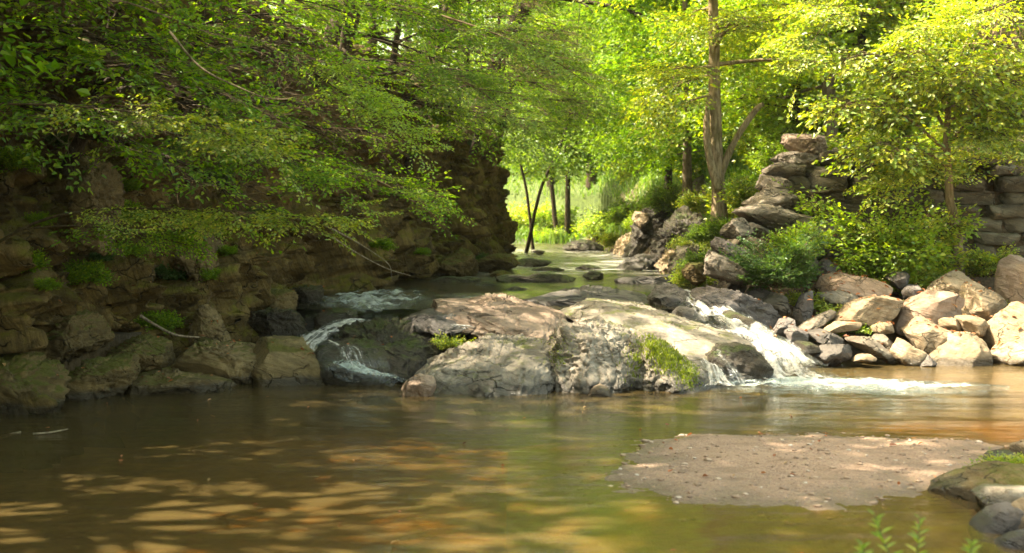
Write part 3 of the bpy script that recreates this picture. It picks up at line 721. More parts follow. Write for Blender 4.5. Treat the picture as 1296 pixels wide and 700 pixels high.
# --- the boulders of the right bank
R = [
    ('brightly sunlit rounded boulder, palest of the pile by the water', [(1134, 418), (1160, 402), (1191, 406), (1210, 416), (1200, 434), (1172, 447), (1141, 432)], 17.6, 0.75, 'tan', 71),
    ('pale angular boulder at the water below the brightest boulder', [(1125, 436), (1140, 422), (1150, 437), (1170, 446), (1166, 458), (1147, 459), (1130, 450)], 17.1, 0.5, 'tan', 72),
    ('blocky cream boulder standing in the water on the right', [(1176, 446), (1190, 434), (1188, 420), (1223, 420), (1248, 418), (1262, 441), (1257, 463), (1223, 468), (1188, 467), (1176, 459)], 17.2, 0.8, 'tan', 73),
    ('large brown tilted boulder behind the brightest boulder', [(1127, 406), (1141, 388), (1176, 370), (1210, 368), (1222, 382), (1212, 398), (1179, 408), (1141, 413), (1130, 415)], 18.3, 0.9, 'pink', 74),
    ('glaring white boulder at the foot of the sapling', [(1170, 365), (1191, 351), (1210, 341), (1225, 346), (1230, 363), (1218, 375), (1185, 370)], 18.9, 0.7, 'tan', 75),
    ('pyramid shaped grey tan boulder right of the sapling foot', [(1216, 372), (1226, 356), (1242, 360), (1280, 388), (1270, 403), (1223, 404), (1214, 391)], 18.5, 0.8, 'tan', 76),
    ('small flat cream stone between the larger boulders', [(1174, 408), (1201, 399), (1221, 408), (1215, 420), (1191, 415)], 17.9, 0.5, 'tan', 77),
    ('small ochre stone above the blocky cream boulder', [(1211, 402), (1232, 398), (1256, 410), (1250, 421), (1220, 421)], 17.8, 0.5, 'tan', 78),
    ('wide boulder with a sloping top at the right picture edge', [(1248, 414), (1279, 391), (1300, 380), (1335, 392), (1330, 430), (1268, 438), (1250, 430)], 17.8, 0.9, 'tan', 79),
    ('lowest boulder at the water at the right picture edge', [(1254, 460), (1273, 432), (1300, 424), (1340, 436), (1340, 468), (1257, 468)], 17.2, 0.8, 'tan', 80),
    ('tall purplish boulder at the upper right picture edge', [(1264, 360), (1273, 334), (1296, 320), (1330, 325), (1335, 380), (1296, 390), (1270, 383)], 18.9, 0.9, 'pink', 81),
    ('small dark wet stone at the water between two pale boulders', [(1155, 463), (1174, 449), (1188, 464)], 16.9, 0.35, 'shelf', 82),
    ('large pinkish flat topped boulder below the bright shrub', [(1028, 362), (1044, 349), (1072, 344), (1110, 348), (1126, 360), (1118, 372), (1078, 372), (1032, 372)], 19.0, 1.0, 'pink', 83),
    ('grey layered slab under the pinkish flat topped boulder', [(1031, 376), (1047, 367), (1078, 371), (1091, 382), (1080, 389), (1044, 386)], 18.5, 0.7, 'layered', 84),
    ('bright tilted slab with shaded underside, middle of the right bank', [(1050, 402), (1066, 390), (1088, 379), (1116, 373), (1145, 382), (1132, 396), (1110, 411), (1072, 410)], 18.0, 0.8, 'tan', 85),
    ('thin tan slab under the bright tilted slab', [(1040, 414), (1053, 407), (1090, 407), (1083, 417), (1047, 420)], 17.6, 0.5, 'tan', 86),
    ('long narrow slab slanting up beside the upright dark slab', [(998, 420), (1028, 403), (1062, 389), (1056, 403), (1028, 414), (1006, 424)], 17.9, 0.5, 'layered', 87),
    ('upright dark grey slab left of the bank boulders', [(1003, 396), (1019, 366), (1036, 370), (1024, 399), (1013, 407)], 18.2, 0.4, 'slate', 88),
    ('dark flat slab with a pale edge near the wet shiny slab', [(1022, 418), (1041, 416), (1078, 434), (1068, 442), (1034, 432)], 17.3, 0.5, 'shelf', 89),
    ('shiny wet slab at the water near the right fall', [(1023, 447), (1047, 437), (1080, 434), (1079, 452), (1059, 458), (1026, 456)], 16.9, 0.6, 'shelf', 90),
    ('tilted layered slab at the water, middle of the right bank', [(1072, 430), (1085, 420), (1103, 428), (1132, 449), (1118, 453), (1085, 441)], 17.2, 0.5, 'layered', 91),
    ('narrow layered slab leaning beside the pale angular boulder', [(1100, 424), (1119, 424), (1131, 438), (1135, 453), (1117, 442)], 17.4, 0.45, 'layered', 92),
    ('thin pale stone flat at the waterline', [(1077, 456), (1092, 447), (1110, 450), (1104, 458)], 16.8, 0.4, 'tan', 93),
    ('brown stone behind the long smooth ramp boulder', [(936, 372), (950, 360), (972, 364), (978, 378), (952, 384)], 18.9, 0.6, 'slate', 101),
    ('dark stone under the leaves of the dark green shrub', [(962, 382), (978, 370), (998, 376), (1000, 392), (976, 396)], 18.5, 0.5, 'layered', 102),
    ('small stone in the gap above the ramp boulder', [(918, 366), (930, 356), (944, 362), (942, 374), (924, 376)], 19.2, 0.5, 'slate', 103),
    ('dark stone in the pile right of the cascade', [(990, 420), (1004, 412), (1022, 420), (1022, 432), (1000, 434)], 17.2, 0.5, 'slate', 94),
    ('broken black stone low in the pile by the cascade', [(1000, 440), (1012, 430), (1034, 434), (1036, 448), (1010, 452)], 16.9, 0.5, 'wetrock', 95),
    ('small grey stone wedged beside the long smooth ramp boulder', [(978, 418), (988, 404), (1004, 402), (1006, 416), (992, 424)], 17.4, 0.4, 'slate', 96),
    ('small cream stone above the tilted layered slab', [(1103, 416), (1112, 408), (1128, 408), (1130, 418), (1114, 422)], 17.6, 0.35, 'tan', 97),
    ('grey stone half under the shrub, left of the sapling', [(1122, 352), (1134, 342), (1150, 345), (1154, 356), (1136, 362)], 19.2, 0.5, 'slate', 98),
    ('dark grey stone among the weeds left of the white boulder', [(1140, 366), (1152, 358), (1168, 362), (1166, 376), (1146, 378)], 18.9, 0.5, 'slate', 99),
    ('little tan stone behind the ochre stone', [(1258, 404), (1268, 398), (1276, 404), (1270, 412), (1260, 412)], 18.1, 0.3, 'pink', 100),
]
for lab, out, Y, T, mt, sd in R:
    lay = mt in ('layered', 'shelf')
    rock('boulder', lab, out, Y - 0.4, T, mt, sd, 'boulder', GR, 5, deep=0.35, lean=0.35, rough=0.05, strata=0.1 if lay else 0.02, tilt=-0.5, planes=15, cut=(0.62, 0.92), pit=0.05)

# --- the stacked slabs at the ruined corner
A = [
    ('long smooth dark ramp boulder above the right fall', [(872, 362), (897, 354), (949, 371), (998, 401), (990, 424), (954, 426), (920, 404), (886, 385)], 17.9, 1.1, 'slate', 131, dict(level=6, lean=0.5, rough=0.03)),
    ('lowest tilted layered slab of the rock corner', [(882, 328), (897, 314), (949, 344), (976, 360), (945, 364), (892, 347)], 18.5, 1.0, 'layered', 132, dict(level=6, strata=0.08)),
    ('grey slanted slab above the lowest layered slab', [(897, 312), (912, 298), (948, 320), (948, 336), (920, 331)], 18.9, 0.9, 'slate', 133, dict()),
    ('pale chunky slab at the fern side of the rock corner', [(908, 290), (927, 275), (953, 281), (953, 298), (916, 303)], 19.3, 0.9, 'layered', 134, dict()),
    ('big jutting slab, widest of the rock corner', [(928, 269), (940, 257), (983, 262), (1031, 276), (1024, 295), (983, 296), (936, 279)], 19.7, 1.2, 'layered', 135, dict(level=6)),
    ('thick rounded slab on top of the widest jutting slab', [(941, 253), (957, 239), (986, 236), (1014, 250), (1008, 267), (947, 264)], 20.1, 1.1, 'layered', 136, dict()),
    ('short square stone in the middle of the rock corner', [(957, 239), (966, 221), (997, 225), (1003, 242), (962, 243)], 20.4, 1.0, 'layered', 137, dict()),
    ('rounded slab third from the top of the rock corner', [(958, 218), (971, 205), (1001, 209), (1014, 224), (988, 228)], 20.7, 1.0, 'layered', 138, dict()),
    ('flat overhanging slab just under the top block', [(975, 201), (988, 188), (1035, 199), (1031, 214), (990, 214)], 20.9, 1.0, 'layered', 139, dict()),
    ('large square block crowning the rock corner', [(994, 169), (1046, 170), (1053, 185), (1034, 202), (994, 195)], 21.2, 1.1, 'pink', 140, dict(box=0.5)),
    ('leaning smooth grey slab right of the widest jutting slab', [(1022, 291), (1038, 275), (1059, 283), (1069, 315), (1064, 337), (1042, 326), (1025, 305)], 19.6, 0.6, 'slate', 141, dict()),
    ('round tan stone behind the dark green shrub', [(983, 327), (1000, 320), (1022, 326), (1019, 348), (988, 345)], 18.9, 0.7, 'grey', 142, dict()),
    ('flat pale stone under the dark green shrub', [(980, 350), (1005, 342), (1026, 353), (1010, 361), (988, 360)], 18.6, 0.6, 'slate', 143, dict()),
    ('grey stone at the foot of the leaning smooth slab', [(1030, 338), (1046, 328), (1062, 336), (1058, 350), (1034, 352)], 19.2, 0.6, 'slate', 144, dict()),
    ('flat brown stone wedged under the widest jutting slab', [(985, 302), (1008, 295), (1028, 302), (1024, 318), (992, 320)], 19.9, 0.9, 'wall', 145, dict()),
    ('mossy stone tucked behind the lowest layered slab', [(862, 346), (870, 330), (888, 330), (896, 350), (880, 362)], 19.2, 0.9, 'mossy', 146, dict()),
    ('thin broken slab between the pale chunky slab and the widest jutting slab', [(918, 284), (938, 277), (970, 290), (985, 300), (950, 300)], 19.5, 0.8, 'layered', 148, dict()),
    ('small dark slab behind the thick rounded slab', [(1000, 262), (1022, 254), (1040, 262), (1036, 276), (1008, 276)], 20.5, 0.9, 'wall', 149, dict()),
    ('flat grey slab in the second row behind the rounded slab', [(1002, 236), (1030, 228), (1060, 234), (1058, 248), (1012, 250)], 20.7, 0.8, 'wall', 160, dict()),
    ('long thin slab in the row behind the flat overhanging slab', [(1008, 214), (1040, 209), (1076, 212), (1074, 226), (1016, 226)], 20.8, 0.8, 'wall', 161, dict()),
    ('rubble stone under the leaning smooth slab', [(1000, 330), (1020, 322), (1034, 330), (1030, 342), (1006, 344)], 19.3, 0.6, 'slate', 162, dict()),
    ('dark wet slab under the long smooth ramp boulder', [(936, 420), (960, 412), (992, 424), (996, 438), (960, 440)], 17.3, 0.7, 'wetrock', 163, dict()),
    ('small rough block on the leaf side of the crowning block', [(1040, 192), (1062, 184), (1082, 194), (1076, 210), (1048, 212)], 21.0, 0.8, 'wall', 147, dict()),
]
for lab, out, Y, T, mt, sd, kw in A:
    kw = dict(dict(level=6, lean=0.15, rough=0.06, strata=0.12, tilt=-0.12, cut=(0.62, 0.9), box=0.42, planes=15, pit=0.1, lvs=5), **kw)
    rock('slab', lab, out, Y, T, mt, sd, 'rock', GA, **kw)

# --- near right corner
for lab, out, Y, T, mt, sd, kw in [
    ('mossy brown rock running into the pool at the near right shore', [(1178, 640), (1186, 618), (1215, 606), (1260, 592), (1330, 590), (1330, 640), (1240, 648), (1205, 655)], 8.75, 0.8, 'brown', 151, dict(level=6)),
    ('smooth grey green boulder in front of the mossy brown rock', [(1230, 652), (1236, 628), (1262, 614), (1335, 616), (1335, 650), (1275, 650), (1245, 664)], 8.2, 0.5, 'grey', 152, dict(level=6)),
    ('pale blue grey stone at the water in the near right corner', [(1232, 668), (1258, 644), (1284, 640), (1300, 655), (1290, 682), (1240, 686)], 7.75, 0.4, 'slate', 153, dict()),
    ('tan wedge stone on the picture edge in the near right corner', [(1272, 655), (1300, 634), (1345, 640), (1345, 670), (1290, 680)], 7.7, 0.4, 'tan', 154, dict()),
    ('flat wet stone lowest in the near right corner', [(1262, 690), (1290, 676), (1345, 672), (1345, 705), (1275, 710)], 7.3, 0.35, 'slate', 155, dict()),
    ('low grey stone on the far end of the gravel bar', [(1243, 584), (1254, 573), (1276, 570), (1288, 578), (1280, 590)], 9.95, 0.28, 'grey', 156, dict()),
    ('round tan stone at the picture edge beyond the gravel bar', [(1280, 588), (1284, 564), (1310, 556), (1340, 570), (1330, 594)], 10.0, 0.35, 'tan', 157, dict()),
]:
    rock('boulder', lab, out, Y, T, mt, sd, 'rock', GN, deep=0.5, pit=0.03, rough=0.04, strata=0.02, **kw)

# ------------------------------------------------------------------ the old dry stone wall behind the shrubs
def build_wall():
    rng = np.random.default_rng(5)
    g = Geo(); D, Fc = ico(4)
    z = 0.85
    row = 0
    while z < 2.62:
        h = rng.uniform(0.15, 0.27)
        x = 4.0 + rng.uniform(-0.3, 0)
        while x < 8.6:
            w = rng.uniform(0.3, 0.85)
            if not (z > 2.2 and rng.random() < 0.25):
                c = np.array([x + w / 2, 20.75 + 0.1 * rng.normal() * 0.6, z + h / 2])
                U = np.sign(D) * np.abs(D) ** 0.27
                V = U * np.array([w / 2 * 0.97, 0.34, h / 2 * 0.98])
                for k in range(9):
                    n = rng.normal(size=3); n[1] -= 0.5; n /= np.linalg.norm(n)
                    dd = V @ n; hh = dd.max() * rng.uniform(0.78, 0.97)
                    V = V - np.maximum(0, dd - hh)[:, None] * n
                V = V + D * (0.045 * fbm(V * 5 + c * 3, 7, 5))[:, None]
                r = rng.normal() * 0.04
                V = np.stack([V[:, 0] * math.cos(r) - V[:, 2] * math.sin(r), V[:, 1], V[:, 0] * math.sin(r) + V[:, 2] * math.cos(r)], 1)
                g.add(V + c, Fc)
            x += w + rng.uniform(0.0, 0.03)
        z += h * 0.97
        row += 1
    o = link('stone_wall', g.mesh('stone_wall', [M['wall']], org=(6.4, 20.75, 0.85)), None, (6.4, 20.75, 0.85))
    tag(o, 'old dry stone wall of rough grey courses behind the sapling', 'wall')


build_wall()


# ------------------------------------------------------------------ the water
def sheet(name, xs, ys, zf, mat, label, cat):
    X, Y = np.meshgrid(xs, ys); x, y = X.ravel(), Y.ravel()
    V = np.stack([x, y, zf(x, y)], 1)
    nx, ny = len(xs), len(ys)
    i = (np.arange(ny - 1)[:, None] * nx + np.arange(nx - 1)[None, :]).ravel()
    return tag(link(name, mesh_from(name, V, np.stack([i, i + 1, i + nx + 1, i + nx], 1), mat)), label, cat, kind='structure')


def pool_z(x, y):
    p = np.stack([x, y * 1.6, 0 * x], 1)
    c = np.exp(-((x - 2.6) ** 2 / 3.0 + (y - 14.6) ** 2 / 2.0))
    return 0.004 * fbm(p * 1.5, 71, 3) + 0.022 * c * fbm(p * 3.5, 72, 4)


sheet('pool_water', np.linspace(-9, 9.5, 150), np.linspace(0.5, 17.2, 220), pool_z, M['pool'], 'still olive brown pool below the falls', 'water')


def stream_z(x, y):
    p = np.stack([x, y, 0 * x], 1)
    z = 0.735 + sstep(24, 27, y) * 0.05 + sstep(30, 33, y) * 0.06 + sstep(36, 44, y) * 0.1
    z = z - sstep(19.4, 17.6, y) * 0.14
    rif = sstep(23.5, 26, y) * 0.9 + 0.1
    return z + 0.022 * rif * fbm(p * np.array([1.5, 1.0, 1]), 81, 4)


sheet('stream_water', np.linspace(-7, 3.2, 130), np.linspace(17.6, 49, 260), stream_z, M['stream'], 'shallow rippling stream above the falls', 'water')


def ribbon(path, mat, nu=24, nv=90, bulge=0.05, nz=0.04, seed=0, acc=1.0, sidek=.45):
    """sheet of running water along rows (px, py, Y, half width in px)"""
    pts = np.array([np.concatenate([P(a, b, c), [d * c / F]]) for a, b, c, d in path])
    q = spline(pts, nv)
    c, w = q[:, :3], q[:, 3]
    t = np.gradient(c, axis=0)
    side = np.stack([t[:, 1], -t[:, 0], 0 * t[:, 0]], 1)
    ln = np.linalg.norm(side, axis=1)[:, None]
    side = side / (ln + 1e-6)
    if sidek < 1: side[side[:, 0] < 0] *= -1
    side = sidek * side + (1 - sidek) * np.array([1, 0, 0]); side /= np.linalg.norm(side, axis=1)[:, None]
    u = np.linspace(-1, 1, nu)
    V = c[:, None, :] + side[:, None, :] * (w[:, None] * u[None, :])[:, :, None]
    arc = np.concatenate([[0], np.cumsum(np.linalg.norm(np.diff(c, axis=0), axis=1))])
    V[:, :, 2] += bulge * (1 - u[None, :] ** 2)
    fl = V.reshape(-1, 3)
    UU = np.tile(u, nv); VV = np.repeat(arc, nu)
    wv = np.repeat(w, nu)
    nn = fbm(np.stack([UU * wv * 9, VV * 2.6, 0 * VV + seed], 1), 90 + seed, 4)
    fl = fl + np.array([0, -0.4, 0.9])[None, :] * (nz * nn)[:, None]
    i = (np.arange(nv - 1)[:, None] * nu + np.arange(nu - 1)[None, :]).ravel()
    uv = np.stack([(UU + 1) / 2, VV / max(arc[-1], 1e-6) if acc == 0 else VV], 1)
    return mesh_from('white_water', fl, np.stack([i, i + 1, i + nu + 1, i + nu], 1), M[mat], uv=uv)


def fall(name, label, parts):
    root = empty(name, (0, 0, 0), label, 'waterfall'); root['kind'] = 'structure'
    for nm, path, mat, kw in parts:
        o = link(nm, ribbon(path, mat, **kw), root)
    return root


def spray_drops(area, n, seed, rmax=0.012):
    rng = np.random.default_rng(seed); g = Geo(); D, Fc = ico(1)
    for k in range(n):
        px, py, Y, sx, sy = area[rng.integers(len(area))]
        c = P(px + rng.normal() * sx, py - abs(rng.normal()) * sy, Y + rng.normal() * 0.1)
        g.add(D * rng.uniform(0.003, rmax) * np.array([1, 1, rng.uniform(0.8, 1.8)]) + c, Fc)
    return g


wf = fall('waterfall', 'foaming right hand fall pouring past the black rock', [
    ('cascade', [(862, 372, 18.6, 20), (882, 382, 18.0, 30), (910, 402, 17.2, 38), (948, 426, 16.3, 44), (978, 452, 15.6, 52), (998, 478, 15.0, 66), (1012, 487, 14.6, 76)], 'fall', dict(nu=40, nv=160, bulge=0.07, nz=0.055, seed=1)),
    ('cascade', [(890, 378, 18.3, 10), (918, 396, 17.4, 14), (958, 420, 16.6, 16), (1000, 448, 15.9, 24), (1020, 466, 15.4, 30)], 'fall', dict(nu=30, nv=120, bulge=0.05, nz=0.05, seed=2)),
    ('cascade', [(872, 446, 15.6, 14), (884, 452, 15.2, 16), (900, 468, 14.6, 16), (908, 486, 14.3, 24), (912, 492, 14.1, 34)], 'fall', dict(nu=30, nv=90, bulge=0.04, nz=0.04, seed=3)),
    ('cascade', [(905, 441, 15.2, 8), (912, 450, 14.7, 7), (926, 468, 14.35, 7), (938, 488, 14.2, 14)], 'fallthin', dict(nu=16, nv=60, bulge=0.02, nz=0.03, seed=4)),
    ('foam', [(884, 491, 14.2, 14), (940, 489, 14.3, 50), (1000, 487, 14.5, 92), (1080, 489, 14.4, 96), (1160, 491, 14.3, 72), (1275, 493, 14.15, 22)], 'froth', dict(nu=60, nv=220, bulge=0.035, nz=0.045, seed=5, acc=0, sidek=1)),
])
lf = fall('waterfall', 'narrow left hand fall beside the grey wedge boulder', [
    ('riffle', [(500, 366, 20.2, 60), (480, 374, 19.0, 95), (460, 384, 18.0, 90), (455, 396, 17.0, 70), (440, 404, 16.6, 60)], 'riffle', dict(nu=60, nv=140, bulge=0.03, nz=0.05, seed=11, acc=0)),
    ('cascade', [(452, 408, 16.4, 34), (424, 418, 16.0, 34), (402, 428, 15.5, 30), (388, 440, 15.2, 24), (384, 450, 15.0, 22)], 'fall', dict(nu=34, nv=90, bulge=0.05, nz=0.035, seed=12)),
    ('cascade', [(420, 436, 15.0, 26), (440, 444, 14.75, 38), (446, 458, 14.5, 44), (452, 470, 14.4, 44)], 'fallthin', dict(nu=40, nv=80, bulge=0.04, nz=0.03, seed=13)),
    ('foam', [(420, 458, 14.7, 18), (446, 470, 14.5, 28), (474, 479, 14.4, 30), (508, 487, 14.3, 16)], 'froth', dict(nu=30, nv=80, bulge=0.06, nz=0.07, seed=14, acc=0)),
    ('trickle', [(530, 408, 16.6, 10), (555, 410, 16.2, 9), (580, 413, 15.9, 8), (598, 416, 15.8, 6)], 'fall', dict(nu=20, nv=60, bulge=0.02, nz=0.04, seed=15)),
])
dg = spray_drops([(905, 486, 14.3, 16, 10), (985, 462, 15.3, 24, 10), (1010, 480, 14.8, 30, 8), (940, 420, 16.4, 20, 6), (950, 486, 14.4, 30, 6)], 420, 3)
link('droplets', dg.mesh('droplets', [M['fall']]), wf)['kind'] = 'stuff'


# ------------------------------------------------------------------ gravel bar
def build_bar():
    pts = [(772, 590), (790, 572), (830, 560), (900, 553), (990, 551), (1080, 552), (1170, 556), (1240, 564), (1262, 580), (1262, 600), (1200, 620), (1130, 632), (1050, 640), (960, 640), (880, 634), (820, 622), (782, 606)]
    B = []
    for x, y in pts:
        v = (y - 350) / F
        dz = -math.sin(PITCH) - v * math.cos(PITCH); dy = math.cos(PITCH) - v * math.sin(PITCH)
        t = (0.0 - CAM[2]) / dz
        B.append([(x - 648) / F * t, dy * t])
    B = spline(np.vstack([B, B[:1]]), 240)
    B = B[:-1]
    B = B + 0.13 * np.stack([fbm(np.c_[B * 2.1, 0 * B[:, 0]], 61, 7, .72), fbm(np.c_[B * 2.1, 0 * B[:, 0]], 62, 7, .72)], 1)
    c = B.mean(0)

    def bar_z(x, y):
        q = np.stack([x, y], 1)
        d = np.full(len(q), 9.0); ins = np.zeros(len(q), bool)
        A_, B_ = B, np.roll(B, -1, 0)
        for a, b in zip(A_, B_):
            e = b - a; t = np.clip(((q - a) @ e) / (e @ e), 0, 1)
            d = np.minimum(d, np.linalg.norm(q - a - t[:, None] * e, axis=1))
            cr = (a[1] > y) != (b[1] > y)
            ins ^= cr & (x < (b[0] - a[0]) * (y - a[1]) / (b[1] - a[1] + 1e-12) + a[0])
        d = np.where(ins, d, -d)
        p = np.stack([x, y, 0 * x], 1)
        d = d + 0.1 * fbm(p * 2.6, 64, 6, .62)
        z = np.where(d > 0, 0.05 * (1 - np.exp(-d / 0.35)), 0.16 * d)
        return z + (0.02 * fbm(p * 1.7, 4, 5) + 0.006 * fbm(p * 11, 6, 4)) * sstep(-.3, .25, d) + 0.002
    xs = np.linspace(B[:, 0].min() - .7, B[:, 0].max() + .7, 300); ys = np.linspace(B[:, 1].min() - .7, B[:, 1].max() + .7, 230)
    X, Y = np.meshgrid(xs, ys); x, y = X.ravel(), Y.ravel()
    nx, ny = len(xs), len(ys)
    i = (np.arange(ny - 1)[:, None] * nx + np.arange(nx - 1)[None, :]).ravel()
    tag(link('gravel_bar', mesh_from('gravel_bar', np.stack([x, y, bar_z(x, y)], 1), np.stack([i, i + 1, i + nx + 1, i + nx], 1), M['gravel'])), 'low pinkish gravel bar rising out of the pool', 'gravel bar', kind='structure')
    rng = np.random.default_rng(2); g = Geo(); D, Fc = ico(2)
    n = 3200
    px_ = rng.uniform(xs[0], xs[-1], n); py_ = rng.uniform(ys[0], ys[-1], n); pz_ = bar_z(px_, py_)
    for x, y, z in zip(px_, py_, pz_):
        if z < -.05: continue
        sz = 0.003 + 0.016 * rng.random() ** 5 + (0.012 * rng.random() if z < .015 and rng.random() < .15 else 0)
        W = D * np.array([sz * rng.uniform(0.8, 1.6), sz * rng.uniform(0.8, 1.5), sz * 0.6]) * (1 + 0.18 * rng.normal(size=(len(D), 1)))
        g.add(W + np.array([x, y, z + sz * 0.2]), Fc)
    mp = N('pebbles'); rnd = mp.n('ShaderNodeNewGeometry').outputs['Random Per Island']
    pm = mp.done(mp.principled(Base_Color=mp.ramp(rnd, [(0, (0.2, 0.13, 0.085)), (0.4, (0.3, 0.2, 0.135)), (0.75, (0.4, 0.28, 0.19)), (1, (0.5, 0.41, 0.33))]), Roughness=0.8))
    tag(link('gravel', g.mesh('gravel', [pm])), 'loose pebbles scattered over the gravel bar', 'gravel', kind='stuff')
    return B, c


BAR, BARC = build_bar()
exec_foliage = True
SKY, SUNE, HAZE, EXPO = 0.15, 3.2, 0.0003, 3.05
CANOPY = 0.92

# ------------------------------------------------------------------ foliage
def shade_keep(c, soft=0.0, seed=7):
    """which leaves stay: gaps in the canopy where the photo shows sunlight on the ground"""
    t = (c[:, 2] - 0.3) / SUN[2]
    X = c[:, 0] - SUN[0] * t; Y = c[:, 1] - SUN[1] * t
    d = np.full(len(c), 0.95)

    def zone(d, x0, x1, y0, y1, v, s=0.5):
        k = sstep(x0 - s, x0 + s, X) * sstep(x1 + s, x1 - s, X) * sstep(y0 - s, y0 + s, Y) * sstep(y1 + s, y1 - s, Y)
        return d * (1 - k) + v * k
    for z in ZONES: d = zone(d, *z)
    d = d * CANOPY
    q = np.stack([X * 2.9, Y * 2.5, 0 * X + 3.3], 1)
    n = 0.5 + 0.5 * np.tanh(1.5 * (0.9 * noise3(q, seed) + 0.6 * noise3(q * 2.3, seed + 1)))
    return n < d + soft


ZONES = [
    (-3.2, 3.0, 12.0, 14.6, 0.42),       # sprays over the left shore
    (-2.0, 3.0, 18.5, 36.0, 0.42),       # sprays over the upper stream
    (-5.0, 0.6, 6.2, 12.2, 0.47),        # golden patches on the pool bed
    (0.4, 5.5, 5.0, 12.0, 0.76),         # gravel bar
    (-1.6, 1.2, 14.4, 19.4, 0.12),       # back of the outcrop
    (0.6, 3.0, 14.0, 18.2, 0.32),
    (2.6, 12.0, 11.8, 15.0, 0.6),
    (3.0, 12.0, 14.8, 21.0, 0.05),       # right bank boulders
    (2.4, 14.0, 19.5, 44.0, 0.25),       # right slope
    (3.0, 6.0, 17.6, 21.5, 0.5),         # stacked corner, half shaded
    (-12.0, 14.0, 41.0, 90.0, 0.5),     # glade
]


def leaf_verts(p, d, n, l, w, curl=0.12):
    """(k,6,3) folded pointed leaves"""
    s = np.cross(n, d); s /= np.linalg.norm(s, axis=1)[:, None] + 1e-9
    n = np.cross(d, s)
    l = l[:, None]; w = w[:, None]
    up = n * (0.16 * w)
    return np.stack([p, p + d * l * .33 + s * w * .5 + up, p + d * l * .7 + s * w * .36 + up * .6 - n * l * curl * .4, p + d * l - n * l * curl,
                     p + d * l * .7 - s * w * .36 + up * .6 - n * l * curl * .4, p + d * l * .33 - s * w * .5 + up], 1)


LF = np.array([[0, 1, 2, 3], [0, 3, 4, 5]])


def spray_template(kind, seed):
    rng = np.random.default_rng(seed)
    P0, D0, N0, Ls, Ws = [], [], [], [], []
    g = Geo()

    def put(p, d, nj, l, w):
        n = np.array([0, 0, 1.0]) + rng.normal(size=3) * nj
        P0.append(p); D0.append(d / np.linalg.norm(d)); N0.append(n / np.linalg.norm(n)); Ls.append(l); Ws.append(w)

    def twig(a, b, r0, sag, step, l, w, nj, sub=0, spread=0.9):
        n = 5
        t = np.linspace(0, 1, n)[:, None]
        perp = np.array([-(b - a)[1], (b - a)[0], 0])
        pts = a + (b - a) * t + np.array([0, 0, -sag]) * (t ** 2) + perp * (0.06 * rng.normal() * np.sin(t * PI))
        g.tube(pts, np.linspace(r0, r0 * .35, n), 3, 1)
        ln = np.linalg.norm(b - a); k = max(2, int(ln / step))
        for i in range(k):
            f = (i + 0.8) / k
            if sub and f < 0.25: continue
            p = a + (b - a) * f + np.array([0, 0, -sag]) * f * f
            ax = (b - a) / ln + np.array([0, 0, -2 * sag * f / ln])
            sd = np.array([-ax[1], ax[0], 0]) * (1 if i % 2 else -1)
            d = ax * 0.6 + sd * spread + np.array([0, 0, -0.12]) + rng.normal(size=3) * 0.16
            put(p, d, nj, l * rng.uniform(.7, 1.2), w * rng.uniform(.75, 1.15))
        put(b - np.array([0, 0, sag]), (b - a) / ln, nj, l, w)

    if kind == 'flat':
        L = rng.uniform(0.62, 0.85); end = np.array([L, 0, 0])
        twig(np.zeros(3), end, 0.004, 0.06, 0.055, 0.074, 0.038, 0.3, 1)
        for i in range(7):
            f = 0.12 + 0.8 * i / 7; sd = 1 if i % 2 else -1
            ang = sd * rng.uniform(0.6, 0.95); ll = L * (0.55 * (1 - f) + 0.13)
            a = np.array([L * f, 0, -0.06 * f * f])
            twig(a, a + np.array([math.cos(ang), math.sin(ang), rng.normal() * .08]) * ll, 0.0022, 0.03, 0.055, 0.07, 0.036, 0.3)
    elif kind == 'broad':
        L = rng.uniform(0.45, 0.65)
        for i in range(6):
            ang = rng.uniform(-1.2, 1.2); el = rng.uniform(-0.4, 0.6); ll = L * rng.uniform(.5, 1)
            b = np.array([math.cos(ang) * math.cos(el), math.sin(ang) * math.cos(el), math.sin(el)]) * ll
            twig(np.zeros(3), b, 0.005, 0.04, 0.09, 0.095, 0.062, 0.45, 1, 0.8)
    elif kind == 'coarse':
        for i in range(34):
            p = rng.normal(size=3) * np.array([.4, .4, .16]) + np.array([.4, 0, 0])
            put(p, rng.normal(size=3) * np.array([1, 1, .4]), 0.4, rng.uniform(.12, .19), rng.uniform(.08, .12))
    elif kind == 'far':
        for i in range(46):
            p = rng.normal(size=3) * np.array([.34, .34, .14]) + np.array([.35, 0, 0])
            put(p, rng.normal(size=3) * np.array([1, 1, .4]) + np.array([.5, 0, 0]), 0.45, rng.uniform(.08, .12), rng.uniform(.05, .07))
    elif kind == 'weed':
        for i in range(5):
            ang = rng.uniform(-1.4, 1.4); el = rng.uniform(0.1, 1.0); ll = rng.uniform(.16, .3)
            b = np.array([math.cos(ang) * math.cos(el), math.sin(ang) * math.cos(el), math.sin(el)]) * ll
            twig(np.zeros(3), b, 0.003, 0.02, 0.035, 0.055, 0.03, 0.45)
    lv = leaf_verts(np.array(P0), np.array(D0), np.array(N0), np.array(Ls), np.array(Ws))
    tw = None
    if g.n:
        tw = (np.concatenate(g.V), np.concatenate(g.F[4]))
    return lv, tw


TPL = {k: [spray_template(k, 100 + i * 7 + j) for j in range(5)] for i, k in enumerate(('flat', 'broad', 'coarse', 'far', 'weed'))}


